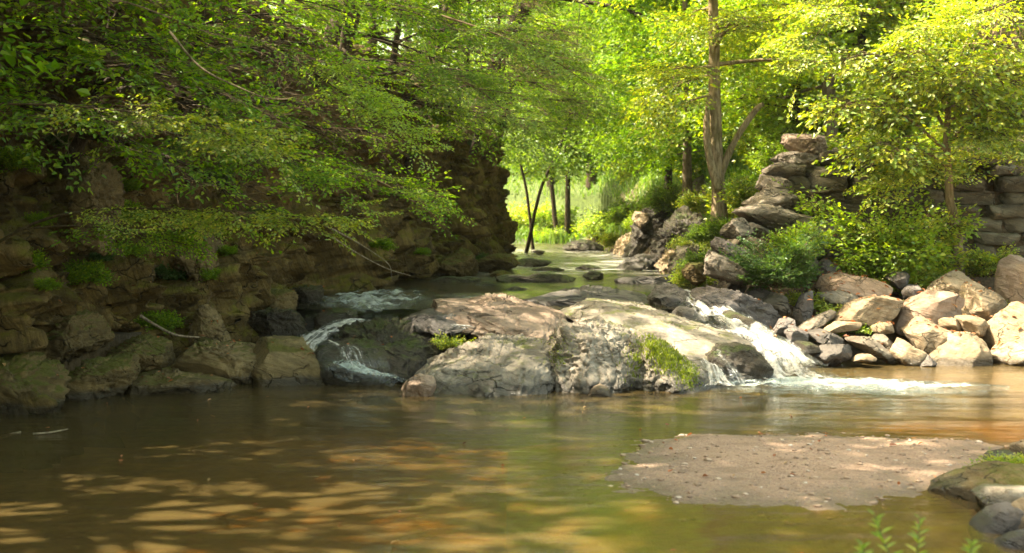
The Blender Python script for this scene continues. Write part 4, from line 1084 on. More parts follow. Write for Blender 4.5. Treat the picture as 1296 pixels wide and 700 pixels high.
class Crown:
    def __init__(s, kind, seed): s.kind = kind; s.rng = np.random.default_rng(seed); s.P = []; s.D = []; s.S = []; s.R = []

    def put(s, p, d, size=1.0, roll=0.25):
        s.P.append(p); s.D.append(d); s.S.append(size); s.R.append(s.rng.normal() * roll)

    def along(s, pts, step, size=1.0, start=0.25, spread=0.75, pitch=-0.12, jit=0.03):
        """sprays alternate along a branch"""
        pts = np.asarray(pts, float)
        d = np.linalg.norm(np.diff(pts, axis=0), axis=1); arc = np.concatenate([[0], np.cumsum(d)])
        x = arc[-1] * start; i = s.rng.integers(2)
        while x < arc[-1]:
            p = np.array([np.interp(x, arc, pts[:, k]) for k in range(3)])
            q = np.array([np.interp(min(x + .05, arc[-1]), arc, pts[:, k]) for k in range(3)]) - np.array([np.interp(x - .05, arc, pts[:, k]) for k in range(3)])
            az = math.atan2(q[1], q[0]) + (spread if i % 2 else -spread) * s.rng.uniform(.5, 1.3)
            el = pitch + s.rng.normal() * 0.16
            f = 1 - 0.35 * x / arc[-1]
            s.put(p + s.rng.normal(size=3) * jit, np.array([math.cos(az) * math.cos(el), math.sin(az) * math.cos(el), math.sin(el)]), size * f * s.rng.uniform(.75, 1.2))
            x += step * s.rng.uniform(.7, 1.3); i += 1
        q = pts[-1] - pts[-2]; q = q / np.linalg.norm(q)
        s.put(pts[-1], q + np.array([0, 0, -0.1]), size * 0.8)

    def mesh(s, name, mats, org, filt=None, thin=1.0, gaps=0.0, gseed=0, twigs=True):
        Pp = np.array(s.P); D = np.array(s.D); D /= np.linalg.norm(D, axis=1)[:, None]
        S = np.array(s.S); Rr = np.array(s.R)
        side = np.cross(np.array([0, 0, 1.0]), D); side /= np.linalg.norm(side, axis=1)[:, None] + 1e-9
        up = np.cross(D, side)
        cs, sn = np.cos(Rr)[:, None], np.sin(Rr)[:, None]
        side, up = side * cs + up * sn, up * cs - side * sn
        Mx = np.stack([D, side, up], 1) * S[:, None, None]
        if gaps > 0:
            ok = noise3((Pp + .4 * D * S[:, None]) * 1.5, 200 + gseed) > -1 + gaps
            Pp, D, S, Mx = Pp[ok], D[ok], S[ok], Mx[ok]
        pick = s.rng.integers(0, 5, len(Pp))
        VV, FF, MM = [], [], []; n = 0
        for k in range(5):
            ids = np.where(pick == k)[0]
            if not len(ids): continue
            lv, tw = TPL[s.kind][k]
            nl = len(lv)
            W = np.einsum('va,iab->ivb', lv.reshape(-1, 3), Mx[ids]) + Pp[ids][:, None, :]
            W = W.reshape(-1, 6, 3)
            c = W.mean(1)
            keep = np.ones(len(W), bool)
            if thin < 1: keep &= s.rng.random(len(W)) < thin
            if filt is not None: keep &= shade_keep(c, filt)
            W = W[keep]
            if len(W):
                W = W + s.rng.normal(size=(len(W), 1, 3)) * 0.006
                VV.append(W.reshape(-1, 3)); FF.append((np.arange(len(W))[:, None, None] * 6 + LF[None]).reshape(-1, 4) + n); MM.append(np.zeros(len(W) * 2)); n += len(W) * 6
            if tw is not None and twigs:
                T = (np.einsum('va,iab->ivb', tw[0], Mx[ids]) + Pp[ids][:, None, :])
                nt = len(tw[0])
                VV.append(T.reshape(-1, 3)); FF.append((np.arange(len(ids))[:, None, None] * nt + tw[1][None]).reshape(-1, 4) + n); MM.append(np.ones(len(ids) * len(tw[1]))); n += len(ids) * nt
        V = np.concatenate(VV) - np.asarray(org)
        return mesh_from(name, V, np.concatenate(FF), mats=mats, mat_idx=np.concatenate(MM), smooth=False)


LEAVES = [0]


def grow(rng, wood, crown, start, az, el, length, r0, droop=0.25, nsub=5, step=0.2, size=1.0, subl=0.45, pitch=-0.1, first=0.3, sides=5):
    """one limb with side branches; sprays along all of them"""
    n = 9
    pts = [np.array(start, float)]
    a, e = az, el
    for i in range(n - 1):
        e -= droop / (n - 1) * (0.5 + i / n); a += rng.normal() * 0.12
        pts.append(pts[-1] + np.array([math.cos(a) * math.cos(e), math.sin(a) * math.cos(e), math.sin(e)]) * length / (n - 1))
    pts = np.array(pts)
    wood.tube(pts, np.linspace(r0, 0.005, n), sides, 0)
    crown.along(pts, step, size, first, pitch=pitch)
    for k in range(nsub):
        f = 0.2 + 0.7 * (k + rng.random() * .6) / nsub
        x = f * (n - 1); i = int(x); p = pts[i] + (pts[i + 1] - pts[i]) * (x - i)
        q = pts[i + 1] - pts[i]
        a2 = math.atan2(q[1], q[0]) + (1 if k % 2 else -1) * rng.uniform(.5, 1.0)
        e2 = math.asin(np.clip(q[2] / np.linalg.norm(q), -1, 1)) + rng.normal() * 0.15
        ll = length * subl * (1.15 - f) * rng.uniform(.7, 1.2)
        sp = [p]
        for j in range(4):
            e2 -= droop * 0.12; a2 += rng.normal() * .12
            sp.append(sp[-1] + np.array([math.cos(a2) * math.cos(e2), math.sin(a2) * math.cos(e2), math.sin(e2)]) * ll / 4)
        sp = np.array(sp)
        wood.tube(sp, np.linspace(r0 * .45, 0.004, 5), 4, 0)
        crown.along(sp, step, size, 0.15, pitch=pitch)
    return pts


def tree(name, label, cat, base, trunk, limbs, leaf, bark, seed, kind='flat', group=None, filt=None, size=1.0, step=0.2, extra=None, gaps=0.0, thin=1.0, twigs=True, sides=10, flare=True):
    """trunk: rows (dx, dy, dz, r) from the base; limbs: dict(n, t0, az, spread, el, len, droop, nsub)"""
    rng = np.random.default_rng(seed)
    base = np.asarray(base, float)
    tr = spline(np.array(trunk), 26)
    wood = Geo(); crown = Crown(kind, seed)
    pts = tr[:, :3] + base
    pts[2:-1] += np.cumsum(rng.normal(size=(23, 3)), 0)[:, :] * np.array([1, 1, 0]) * 0.006
    rad = tr[:, 3].copy()
    if flare: rad *= 1 + 0.35 * np.exp(-np.linspace(0, 9, 26))
    wood.tube(pts, rad, sides, 0, 0.12, seed)
    for L in limbs:
        for k in range(L['n']):
            f = L.get('t0', .4) + (L.get('t1', 1.0) - L.get('t0', .4)) * (k + rng.random() * .7) / L['n']
            x = min(f, .999) * 25; i = int(x); p = pts[i] + (pts[i + 1] - pts[i]) * (x - i)
            az = L.get('az', 0) + rng.uniform(-1, 1) * L.get('spread', PI)
            ll = L['len'] * rng.uniform(.7, 1.15) * (1 - L.get('taper', .35) * (f - L.get('t0', .4)))
            r0 = min(np.interp(x, np.arange(26), rad) * .55, .012 + .016 * ll)
            grow(rng, wood, crown, p, az, L.get('el', .3) + rng.normal() * .15, ll, r0, L.get('droop', .5), L.get('nsub', 5), step, size, L.get('subl', .45), L.get('pitch', -.1), L.get('first', .3))
    if extra: extra(wood, crown, rng)
    root = empty(name, base, label, cat, group)
    link('trunk', wood.mesh('trunk', [M[bark]], org=base), root)
    me = crown.mesh('crown', [M[leaf], M['twig']], base, filt, thin, gaps, seed, twigs)
    LEAVES[0] += len(me.polygons) // 2
    link('crown', me, root)
    return root


def dup(root, loc, rotz, scale=1.0, label=None):
    r = root.copy(); COL.objects.link(r); r.location = loc; r.rotation_euler = (0, 0, rotz); r.scale = (scale,) * 3
    if label: r['label'] = label
    for ch in list(root.children):
        c = ch.copy(); COL.objects.link(c); c.parent = r
    return r


def cliff_edge(Y):
    return float(np.interp(Y, CL[:12, 1], CL[:12, 0]))


# --- trees and shrubs leaning out from the left cliff
GT = 'trees leaning out from the left cliff'
LT = [  # Y, base z, height, reach, label
    (11.4, 3.3, 3.0, 1.7, 'leafy tree high in the upper left corner over the mossy boulders'),
    (13.2, 2.4, 3.4, 2.2, 'leafy tree leaning from the cliff above the tan streaked buttress'),
    (14.8, 2.2, 3.6, 2.3, 'layered leafy tree over the brown ledge block, sunlit on its outer sprays'),
    (16.4, 2.3, 3.6, 2.2, 'leafy tree above the reddish buttress, hanging low'),
    (18.2, 2.0, 3.8, 2.2, 'leafy tree hanging over the left riffle'),
    (20.2, 2.1, 4.2, 2.2, 'leafy tree above the wide overhanging rock'),
    (22.4, 2.2, 4.4, 2.2, 'bright leafy tree over the dark upper pool'),
    (24.8, 2.0, 4.6, 2.1, 'bushy tree growing high on the far part of the cliff'),
    (27.6, 2.4, 4.8, 2.2, 'emerald leafy tree over the foot of the far cliff'),
    (30.6, 2.6, 5.0, 2.3, 'tall leafy tree near the end of the far cliff'),
    (33.4, 2.6, 5.4, 2.4, 'outermost leafy tree at the dark end of the cliff'),
]
for i, (Y, bz, h, reach, lab) in enumerate(LT):
    x = cliff_edge(Y) - 0.25
    if i > 4: bz += .55
    h = h * .72
    trunk = [(0, 0, 0, .07), (.35, -.15, h * .3, .058), (.55, -.25, h * .62, .045), (.6, -.3, h, .018)]
    tree('cliff_tree', lab, 'tree', (x, Y, bz), trunk,
         [dict(n=10 if i < 5 else 8, t0=.12 if i < 5 else .3, az=-0.35, spread=1.15, el=.12, len=reach, droop=.45, nsub=5),
          dict(n=5, t0=.2, az=PI, spread=1.3, el=.4, len=1.3, droop=.4, nsub=4)],
         'beech' if i < 7 else 'emerald' if i % 2 else 'beech', 'barkdark', 300 + i, 'flat', GT, filt=0.12, step=0.2, gaps=0.78, size=1.22 if Y < 24 else 1.35)


# --- single long branches the photo shows
def branch(label, rows, r0, leaf, seed, step=.16, size=.9, start=.3, bark='twig', sub=0, subl=.5, name='overhanging_branch', pitch=-.05):
    pts = np.array([P(*r) for r in rows]); q = spline(pts, 24)
    rng = np.random.default_rng(seed)
    w = Geo(); c = Crown('flat', seed)
    w.tube(q, np.linspace(r0, .004, 24), 6, 0, 0.1, seed)
    if step: c.along(q, step, size, start, pitch=pitch)
    for k in range(sub):
        f = start + (0.95 - start) * (k + rng.random() * .5) / sub
        i = int(f * 22); d = q[i + 1] - q[i]
        grow(rng, w, c, q[i], math.atan2(d[1], d[0]) + (1 if k % 2 else -1) * rng.uniform(.4, .9), -.08, subl * (1.2 - f), r0 * .4, .2, 2, step or .2, size, .4)
    root = empty(name, pts[0], label, 'branch', 'branches reaching over the water')
    link('limb', w.mesh('limb', [M[bark]], org=pts[0]), root)
    if c.P: link('leaves', c.mesh('leaves', [M[leaf], M['twig']], pts[0], .22 if pts[0][0] < 1 else None), root)


branch('long pale branch with fresh leaves low over the left rocks', [(-40, 330, 12.6), (40, 284, 12.4), (110, 267, 12.1), (200, 264, 11.8), (300, 268, 11.5), (400, 276, 11.2), (445, 270, 11.1)], .016, 'maple', 1, .11, .62, .42, sub=8, subl=.6)
branch('second thin branch just under the long pale branch', [(30, 290, 12.3), (90, 286, 12.1), (160, 292, 11.9), (230, 308, 11.7)], .009, 'beech', 2, .12, .6, .45, sub=4, subl=.5)
branch('slender level branch across the left cliff', [(-40, 133, 11.6), (40, 132, 11.4), (110, 136, 11.2), (200, 146, 11.0), (300, 170, 10.8), (350, 205, 10.7)], .012, 'maple', 3, .13, .7, .45, sub=7, subl=.7)
branch('sunlit drooping branch with yellow leaf sprays near the picture centre', [(330, 55, 12.4), (385, 85, 12.2), (430, 115, 12.0), (480, 150, 11.8), (522, 188, 11.6)], .012, 'yellow', 4, .1, .55, .3, sub=6, subl=.6)
branch('bare curved branch hanging among the left leaves', [(215, 40, 12.6), (250, 82, 12.4), (290, 105, 12.3), (350, 126, 12.2), (410, 112, 12.1)], .012, 'beech', 5, 0, .6, .5, bark='barktan')
branch('thin arched branch from the top left picture edge', [(100, -8, 11.5), (170, 6, 11.4), (260, 40, 11.3), (330, 60, 11.2)], .01, 'beech', 6, .2, .6, .5, bark='barktan')
branch('dead forked branch trailing from the overhanging rock to the water', [(408, 284, 19.0), (440, 300, 19.2), (470, 318, 19.3), (492, 335, 19.4), (496, 352, 19.5)], .016, 'beech', 7, 0, .6, .5, bark='deadwood')
branch('thin dead branch crossing the trailing forked branch', [(420, 300, 19.0), (455, 322, 19.2), (490, 340, 19.3), (520, 349, 19.6)], .011, 'beech', 8, 0, .6, .5, bark='deadwood')
branch('broad sunlit layered branch over the left cliff', [(120, 150, 12.8), (200, 165, 12.4), (290, 185, 12.0), (380, 205, 11.7), (430, 235, 11.5)], .012, 'beech', 9, .12, .7, .35, sub=7, subl=.75)
branch('green branch with spread sprays reaching to the cliff end', [(480, 60, 20.0), (540, 85, 19.4), (600, 110, 18.8), (650, 150, 18.4), (672, 172, 18.2)], .018, 'emerald', 10, .16, .9, .3, sub=7, subl=1.0)
branch('leafy branch drooping in front of the dark far cliff', [(400, 190, 17.4), (450, 215, 17.0), (500, 240, 16.6), (545, 270, 16.3)], .013, 'beech', 12, .14, .8, .3, sub=6, subl=.8)
branch('emerald branch over the middle of the stream', [(560, 20, 17.0), (620, 40, 16.4), (690, 70, 15.8), (750, 110, 15.4)], .014, 'emerald', 13, .15, .8, .3, sub=6, subl=.8)

branch('leafy branch hanging into the picture from the top right corner', [(1340, -30, 18.6), (1260, 10, 18.5), (1190, 30, 18.4), (1120, 62, 18.3)], .014, 'maple', 14, .13, 1.0, .2, sub=4, subl=.7)
branch('leafy branch hanging from the top edge above the rock corner', [(1120, -40, 19.6), (1070, 0, 19.4), (1030, 50, 19.2), (1010, 100, 19.1)], .012, 'maple', 15, .14, 1.0, .2, sub=4, subl=.7)
branch('loose drooping branch left of the sapling stem', [(1196, 215, 19.4), (1175, 208, 19.2), (1150, 215, 19.0), (1120, 235, 18.9)], .012, 'maple', 16, .13, .9, .2, sub=6, subl=.6)
branch('loose drooping branch right of the sapling stem', [(1198, 180, 19.4), (1230, 170, 19.2), (1268, 185, 19.0), (1300, 210, 18.9)], .012, 'maple', 17, .14, .9, .25, sub=5, subl=.6)

# --- unseen trees added on the cliff top, crowns above the frame, to cast shade
for i, (x, Y, h) in enumerate([(-7.6, 6.5, 9), (-6.6, 11, 9.5), (-9.5, 13.5, 10), (-6.2, 15.5, 9.5), (-5.6, 20, 9.5), (-8.8, 19, 11), (-5.0, 25, 9.5), (-8.0, 26, 11), (-3.8, 30.5, 9), (-6.8, 33, 10.5), (-3.8, 36.5, 9.5), (-7.0, 9.0, 10.5), (-6.2, 12.6, 10.5), (-7.2, 4.0, 10)]):
    b = (x, Y, gz(x, Y) - .1)
    hh = h - 3.5
    tree('shade_tree', 'tall unseen tree on the left cliff top, added for its shade', 'tree', b,
         [(0, 0, 0, .2), (.1, 0, hh * .4, .16), (.25, -.1, hh * .75, .11), (.3, -.1, hh + .8, .04)],
         [dict(n=17, t0=.3, spread=PI, el=.35, len=3.3, droop=.5, nsub=5, subl=.5)] + ([dict(n=9, t0=.5, az=-.2, spread=.8, el=.3, len=5.5, droop=.5, nsub=7, subl=.45)] if i > 10 else []),
         'beech', 'barkdark', 400 + i, 'coarse', 'added shade trees on the cliff top', filt=0.0, step=.36, size=1.0)

for i, (Y, reach) in enumerate([(7.2, 4.4), (10.6, 4.6), (13.4, 4.0), (21.5, 4.2), (27.0, 4.4), (33.0, 4.6)]):  # more unseen trees, added to block sun and bright reflections
    x = cliff_edge(Y) - .5
    b = (x, Y, 4.2)
    tree('shade_tree', 'unseen leaning tree added to block light high over the ' + ('pool' if i < 3 else 'upper stream'), 'tree', b, [(0, 0, 0, .2), (.8, 0, 2.0, .17), (2.2, 0, 3.8, .12), (3.4, 0, 4.8, .05)],
         [dict(n=22, t0=.45, spread=PI, el=.15, len=reach * .85, droop=.35, nsub=6, subl=.5)], 'beech', 'barkdark', 450 + i, 'coarse', 'added shade trees over the pool' if i < 3 else 'added shade trees over the upper stream', filt=0.0 if i < 3 else .12, step=.34, size=1.0)

# --- right side: tree with the forked trunk
def fork(wood, crown, rng):
    a = P(912, 222, 23.0); q = spline(np.array([a, P(922, 195, 22.95), P(938, 165, 22.9), P(958, 138, 22.85), P(966, 132, 22.8)]), 14)
    wood.tube(q, np.linspace(.062, .04, 14), 8, 0, .15, 3)
    d = spline(np.array([P(909, 240, 22.8), P(898, 200, 22.85), P(894, 160, 22.9), P(898, 120, 23)]), 16)
    wood.tube(d, np.linspace(.075, .04, 16), 8, 0, .12, 5)
    for pts in ([(905, 95, 23), (885, 88, 22.6), (860, 86, 22.2), (838, 92, 22)], [(903, 40, 23), (920, 20, 22.7), (945, 10, 22.4)]):
        w = spline(np.array([P(*r) for r in pts]), 12); wood.tube(w, np.linspace(.028, .008, 12), 5, 0)
        crown.along(w, .16, .9, .3)


b = P(911, 274, 23.0)
tree('forked_tree', 'slim brown trunked tree with a forked stub, rooted above the lowest layered slab', 'tree', b,
     [(0, 0, -.25, .13), (-.03, 0, .6, .105), (-.06, 0, 1.6, .098), (-.1, 0, 2.7, .088), (-.12, 0, 3.9, .065), (0, 0, 5.4, .03)],
     [dict(n=12, t0=.55, spread=PI, el=.15, len=1.9, droop=.4, nsub=5), dict(n=3, t0=.45, t1=.6, az=PI, spread=.7, el=0, len=1.3, droop=.5, nsub=4)],
     'maple', 'barktan', 500, 'flat', None, size=1.3, step=.22, extra=fork, gaps=.5)


# --- sapling with the big bright crown
def saplimbs(wood, crown, rng):
    for rows in ([(1196, 190, 19.5), (1150, 150, 19.3), (1110, 128, 19.1), (1075, 130, 18.9), (1050, 140, 18.8)],
                 [(1196, 190, 19.5), (1230, 150, 19.3), (1270, 140, 19.2), (1310, 160, 19.0)], [(1194, 160, 19.5), (1160, 100, 19.3), (1110, 70, 19.1), (1060, 62, 19.0)],
                 [(1196, 150, 19.5), (1230, 100, 19.4), (1280, 80, 19.3)], [(1198, 210, 19.5), (1160, 185, 19.2), (1130, 180, 19.0), (1110, 195, 18.9)], [(1196, 140, 19.5), (1180, 80, 19.3), (1150, 40, 19.2)], [(1198, 140, 19.5), (1220, 60, 19.4), (1250, 20, 19.3)]):
        w = spline(np.array([P(*r) for r in rows]), 14); wood.tube(w, np.linspace(.026, .006, 14), 5, 0)
        crown.along(w, .15, 1.1, .2, pitch=-.2)
        for k in range(4):
            i = 3 + 2 * k; d = w[i + 1] - w[i]
            grow(rng, wood, crown, w[i], math.atan2(d[1], d[0]) + (1 if k % 2 else -1) * .8, -.05, .75, .012, .3, 2, .18, 1.1, .5, -.2)


b = P(1213, 345, 19.5)
tree('sapling', 'thin stemmed sapling with a wide bright yellow green crown in front of the stone wall', 'tree', b,
     [(0, 0, -.2, .085), (-.03, 0, .5, .075), (-.12, 0, 1.05, .06), (-.15, 0, 1.9, .05), (-.1, 0, 2.9, .02)],
     [dict(n=5, t0=.8, spread=PI, el=.35, len=1.0, droop=.5, nsub=4)], 'maple', 'barktan', 510, 'broad', None, size=1.25, step=.2, extra=saplimbs, gaps=.55, thin=.75)


def shrub(name, label, base, r, h, leaf, seed, kind='broad', n=16, size=.8, group=None, bark='twig', cat='shrub', lean=(0, 0), step=.14):
    rng = np.random.default_rng(seed); w = Geo(); c = Crown(kind, seed)
    base = np.asarray(base, float)
    for k in range(n):
        az = k * 2.4 + rng.random(); el = rng.uniform(.35, 1.3); ll = rng.uniform(.6, 1.05) * (r / max(.35, math.cos(el)) if el < .8 else h)
        grow(rng, w, c, base + np.array([math.cos(az), math.sin(az), 0]) * .06, az, el, min(ll, 1.15 * max(r, h)), .011, .6, 3, step, size, .45, -.05, .15, 4)
    root = empty(name, base, label, cat, group)
    link('stems', w.mesh('stems', [M[bark]], org=base), root)
    link('foliage', c.mesh('foliage', [M[leaf], M['twig']], base, gaps=.35, gseed=seed), root)
    return root


shrub('shrub', 'bright yellow green broad leaved shrub left of the sapling', P(1112, 350, 19.5), .62, 1.5, 'yellow', 520, n=24, size=.9)
shrub('shrub', 'green leafy shrub between the bright shrub and the sapling stem', P(1158, 352, 19.5), .5, 1.0, 'maple', 521, n=15, size=.8)
shrub('shrub', 'low weedy shrub at the foot of the bright shrub', P(1140, 372, 19.1), .38, .4, 'maple', 522, 'weed', n=16, size=1.0, step=.09)
shrub('shrub', 'dark green fine leaved shrub growing out of the rock corner', P(985, 364, 18.15), .38, .74, 'shrub', 523, 'weed', n=24, size=1.0, step=.075)
shrub('shrub', 'pale sprig beside the dark green shrub on the jutting slab', P(1012, 325, 18.9), .3, .4, 'yellow', 524, 'weed', n=8, size=1.0, step=.1)
shrub('shrub', 'small green sprig between the wall foot and the purplish boulder', P(1245, 350, 19.6), .3, .4, 'maple', 525, 'weed', n=10, size=1.0, step=.1)
shrub('shrub', 'leafy plant hanging at the top of the dry stone wall', P(1170, 225, 20.5), .6, .6, 'maple', 526, n=14, size=.7)
for i, (px, py, Y, r, h) in enumerate([(1022, 388, 18.1, .12, .14), (1078, 420, 17.5, .16, .12), (1060, 402, 17.8, .1, .1), (1260, 398, 18.3, .12, .12), (1128, 400, 18.2, .12, .1), (1205, 398, 18.3, .1, .1)]):
    lab = ['green tuft by the upright dark slab', 'yellow green weed among the tilted layered slabs', 'small weed over the long narrow slab', 'weed tuft between the boulders under the purplish boulder', 'weed tuft behind the brown tilted boulder', 'weed tuft above the small flat cream stone'][i]
    shrub('weed', lab, P(px, py, Y), r, h, 'yellow' if i % 2 else 'maple', 530 + i, 'weed', n=7, size=.6, step=.05, cat='weed', group='weeds between the boulders')

# --- undergrowth shrubs up the right slope and on the bluff
proto = [shrub('bush', 'x', (0, 0, 0), .8, .8, lf, 540 + i, 'broad', n=18, size=.95, group='bushes up the right slope') for i, lf in enumerate(('maple', 'yellow', 'emerald'))]
BS = [(850, 228, 32.5, .7, 2, 'pale green bush over the slanting bluff rock'), (818, 262, 35.5, .6, 1, 'bush spilling down the upstream side of the bluff'), (884, 238, 28.5, .5, 0, 'bush behind the forked tree on the bluff'),
      (940, 230, 25.5, .8, 0, 'fresh green bush right of the forked trunk'), (962, 205, 26.0, .9, 2, 'green bush above the fern slope'), (1000, 165, 24.5, .7, 1, 'bush growing over the crowning block'), (1075, 175, 22.5, .8, 0, 'bush above the small rough block'),
      (1130, 190, 22.5, .8, 1, 'bush behind the sapling crown'), (1235, 205, 22.3, .8, 0, 'bush on the wall top right of the sapling'), (1290, 195, 22.6, .9, 2, 'bush on the wall top at the picture edge'), (1020, 120, 27.0, 1.0, 1, 'yellow bush high on the slope below the thin trunks'),
      (1090, 110, 27.5, 1.0, 0, 'bush high on the slope under the thick trunk'), (1160, 110, 27.0, 1.0, 1, 'sunlit bush high on the slope, middle of the right side'), (1240, 110, 27.0, 1.1, 0, 'bush under the hanging vines'), (980, 150, 28.5, 1.0, 0, 'bush high up behind the fern slope'),
      (778, 290, 38.5, .5, 0, 'bush at the water end of the bluff'), (810, 262, 38.0, 1.0, 2, 'bush behind the pale block on the bluff'), (770, 275, 44.0, 1.0, 1, 'sunlit bush on the far bank near the mossy round rock')]
for k, (px, py, Y, s, v, lab) in enumerate(BS):
    x = (px - 648) / F * Y
    loc = (x, Y, max(gz(x, Y) - .05, P(px, py, Y)[2] - .9 * s))
    if k in (0, 1, 2): pass
    used = [j for j in BS[:k] if j[4] == v]
    if not used:
        o = proto[v]; o.location = loc; o.scale = (s,) * 3; o['label'] = lab
    else:
        dup(proto[v], loc, k * 1.7, s, lab)

for k, (px, py, Y, sc, lab) in enumerate([(876, 322, 20.6, .36, 'low leafy plant at the water foot of the rock corner'), (890, 300, 21.4, .36, 'leafy plant on the bank left of the grey slanted slab'), (878, 285, 23.6, .38, 'leafy plant on the bank below the forked trunk'),
        (896, 268, 22.4, .36, 'leafy plant hugging the forked trunk foot'), (850, 330, 24.0, .3, 'low plant above the brown sunlit slab'), (920, 262, 22.6, .4, 'leafy plant between the forked trunk and the thick rounded slab'), (955, 225, 22.5, .6, 'leafy plant behind the short square stone')]):
    x = (px - 648) / F * Y
    dup(proto[(0, 2)[k % 2]], (x, Y, max(gz(x, Y) - .05, P(px, py, Y)[2] - .45)), k * 2.1, sc, lab)
fern = [shrub('fern', 'x', (0, 0, 0), .28, .22, lf, 580 + i, 'weed', n=11, size=.9, step=.07, cat='plant', group='small plants clinging to the left cliff') for i, lf in enumerate(('beech', 'shrub'))]
bpy.context.view_layer.update()
dgc = bpy.context.evaluated_depsgraph_get(); cl_ = bpy.data.objects['cliff']; used_f = set(); rf = np.random.default_rng(8); nf = 0
from mathutils import Vector
while nf < 46:
    px, py = rf.uniform(-10, 640), rf.uniform(70, 420)
    t = P(px, py, 20); d = Vector(t - CAM).normalized()
    hit, loc, nn, idx = cl_.ray_cast(Vector(CAM), d)
    if not hit or loc.y > 33 or nn.z < 0.12: continue
    v = nf % 2
    if v not in used_f: o = fern[v]; o.location = loc; o.scale = (.6,) * 3; used_f.add(v)
    else: o = dup(fern[v], loc, rf.uniform(0, 6), rf.uniform(.3, .75))
    o['label'] = 'small leafy plant clinging to a crack of the left cliff'
    nf += 1
rg = np.random.default_rng(77)
for k in range(76):
    Y = rg.uniform(47.5, 68); x = rg.uniform(-5, 9) * (Y / 55)
    if k > 33: Y = rg.uniform(36, 52); x = rg.uniform(3.3, 10.5)
    if abs(x - 3.2) < 1.0 and Y < 62: continue
    o = dup(proto[k % 3], (x, Y, gz(x, Y) - .1), rg.uniform(0, 6), rg.uniform(.7, 1.5), 'leafy bush in the sunlit glade upstream')
    o['group'] = 'bushes of the sunlit glade'
    if k > 33: o['label'], o['group'] = 'leafy bush on the slope beyond the slanting bluff', 'bushes beyond the bluff'
# --- trees on the right slope
RT = [(1002, 150, 27.0, .09, .35, 8, 'yellow', 'thin leaning trunk tree left on the upper right slope'), (1052, 110, 26.0, .13, -.5, 9, 'maple', 'thick leaning trunk tree at the top of the right slope'), (1085, 105, 28.0, .09, .1, 9, 'yellow', 'straight thin tree right of the thick leaning trunk'),
      (960, 170, 31.0, .1, .1, 9, 'yellow', 'thin tree on the slope behind the forked tree'), (1165, 100, 27.0, .11, -.2, 8.5, 'yellow', 'sunlit tree on the slope above the sapling'), (1245, 95, 25.5, .14, .15, 8, 'maple', 'vine hung tree at the upper right picture corner'),
      (1310, 150, 24.0, .13, -.2, 8, 'maple', 'leafy tree at the right picture edge above the wall'), (870, 215, 31.5, .1, -.1, 8, 'beech', 'thin trunked tree behind the slanting bluff rock'), (845, 225, 35.0, .09, .2, 8.5, 'emerald', 'slender tree upstream of the bluff bushes')]
for i, (px, py, Y, r, lean, h, lf, lab) in enumerate(RT):
    x = (px - 648) / F * Y
    tree('slope_tree', lab, 'tree', (x, Y, gz(x, Y) - .1), [(0, 0, 0, r), (lean * .3, 0, h * .3, r * .85), (lean * .8, 0, h * .6, r * .6), (lean, 0, h, r * .2)],
         [dict(n=20, t0=.18, spread=PI, el=.2, len=2.3, droop=.6, nsub=6)], lf, 'bark' if i % 2 else 'barkdark', 600 + i, 'far', 'trees on the right slope', step=.23, size=1.15, gaps=.5)

# hanging dry vines
rng = np.random.default_rng(9); g = Geo()
for k in range(70):
    x0 = rng.normal(1268, 16); y0 = rng.uniform(-20, 40); Y0 = 22.5 + rng.normal() * .25
    g.tube(spline(np.array([P(x0, y0, Y0), P(x0 + rng.normal() * 8, y0 + 40, Y0), P(x0 + rng.normal() * 14, y0 + 80, Y0), P(x0 + rng.normal() * 18, y0 + rng.uniform(90, 150), Y0)]), 10), np.linspace(.009, .004, 10), 4, 0)
tag(link('hanging_vines', g.mesh('hanging_vines', [M['barktan']])), 'curtain of dry brown vines hanging at the upper right picture corner', 'vine', kind='stuff')

# --- leaning stems by the end of the cliff and trees of the sunny glade
GG = 'trees of the sunny glade upstream'
FT = [(663, 312, 37.5, .048, 1.5, 7, 'emerald', 'dark stem leaning right beyond the cliff end'), (676, 308, 40, .045, -.7, 7, 'emerald', 'thin stem leaning left beyond the cliff end'), (706, 310, 47.5, .075, -1.0, 9, 'beech', 'grey green stem leaning left at the far water'),
      (718, 311, 48, .09, .05, 9, 'beech', 'short straight stem at the far water'), (749, 290, 51, .17, -.1, 10, 'maple', 'dark upright trunk in the middle of the glade'), (697, 296, 54, .12, .1, 10, 'beech', 'thin trunk at the back left of the glade'),
      (783, 270, 56, .22, .1, 11, 'maple', 'pale thick trunk at the right of the glade'), (800, 268, 50, .09, .2, 9, 'emerald', 'slim tree above the far bank rocks'), (665, 300, 58, .15, .1, 11, 'beech', 'trunk behind the cliff end stems'),
      (730, 285, 62, .14, -.1, 11, 'maple', 'slender trunk deep in the glade'), (826, 262, 46, .13, 0, 10, 'beech', 'dark trunk above the upstream bushes'), (845, 258, 44, .11, .1, 10, 'emerald', 'narrow trunk right of the dark trunk upstream')]
for i, (px, py, Y, r, lean, h, lf, lab) in enumerate(FT):
    x = (px - 648) / F * Y
    tree('glade_tree', lab, 'tree', (x, Y, gz(x, Y) - .1), [(0, 0, 0, r), (lean * .3, 0, h * .28, r * .85), (lean * .8, 0, h * .55, r * .6), (lean, 0, h, r * .2)],
         [dict(n=15, t0=.42, spread=PI, el=.25, len=2.6, droop=.5, nsub=5)], lf, 'barkdark', 700 + i, 'far', GG, step=.34, size=1.25, gaps=.6)

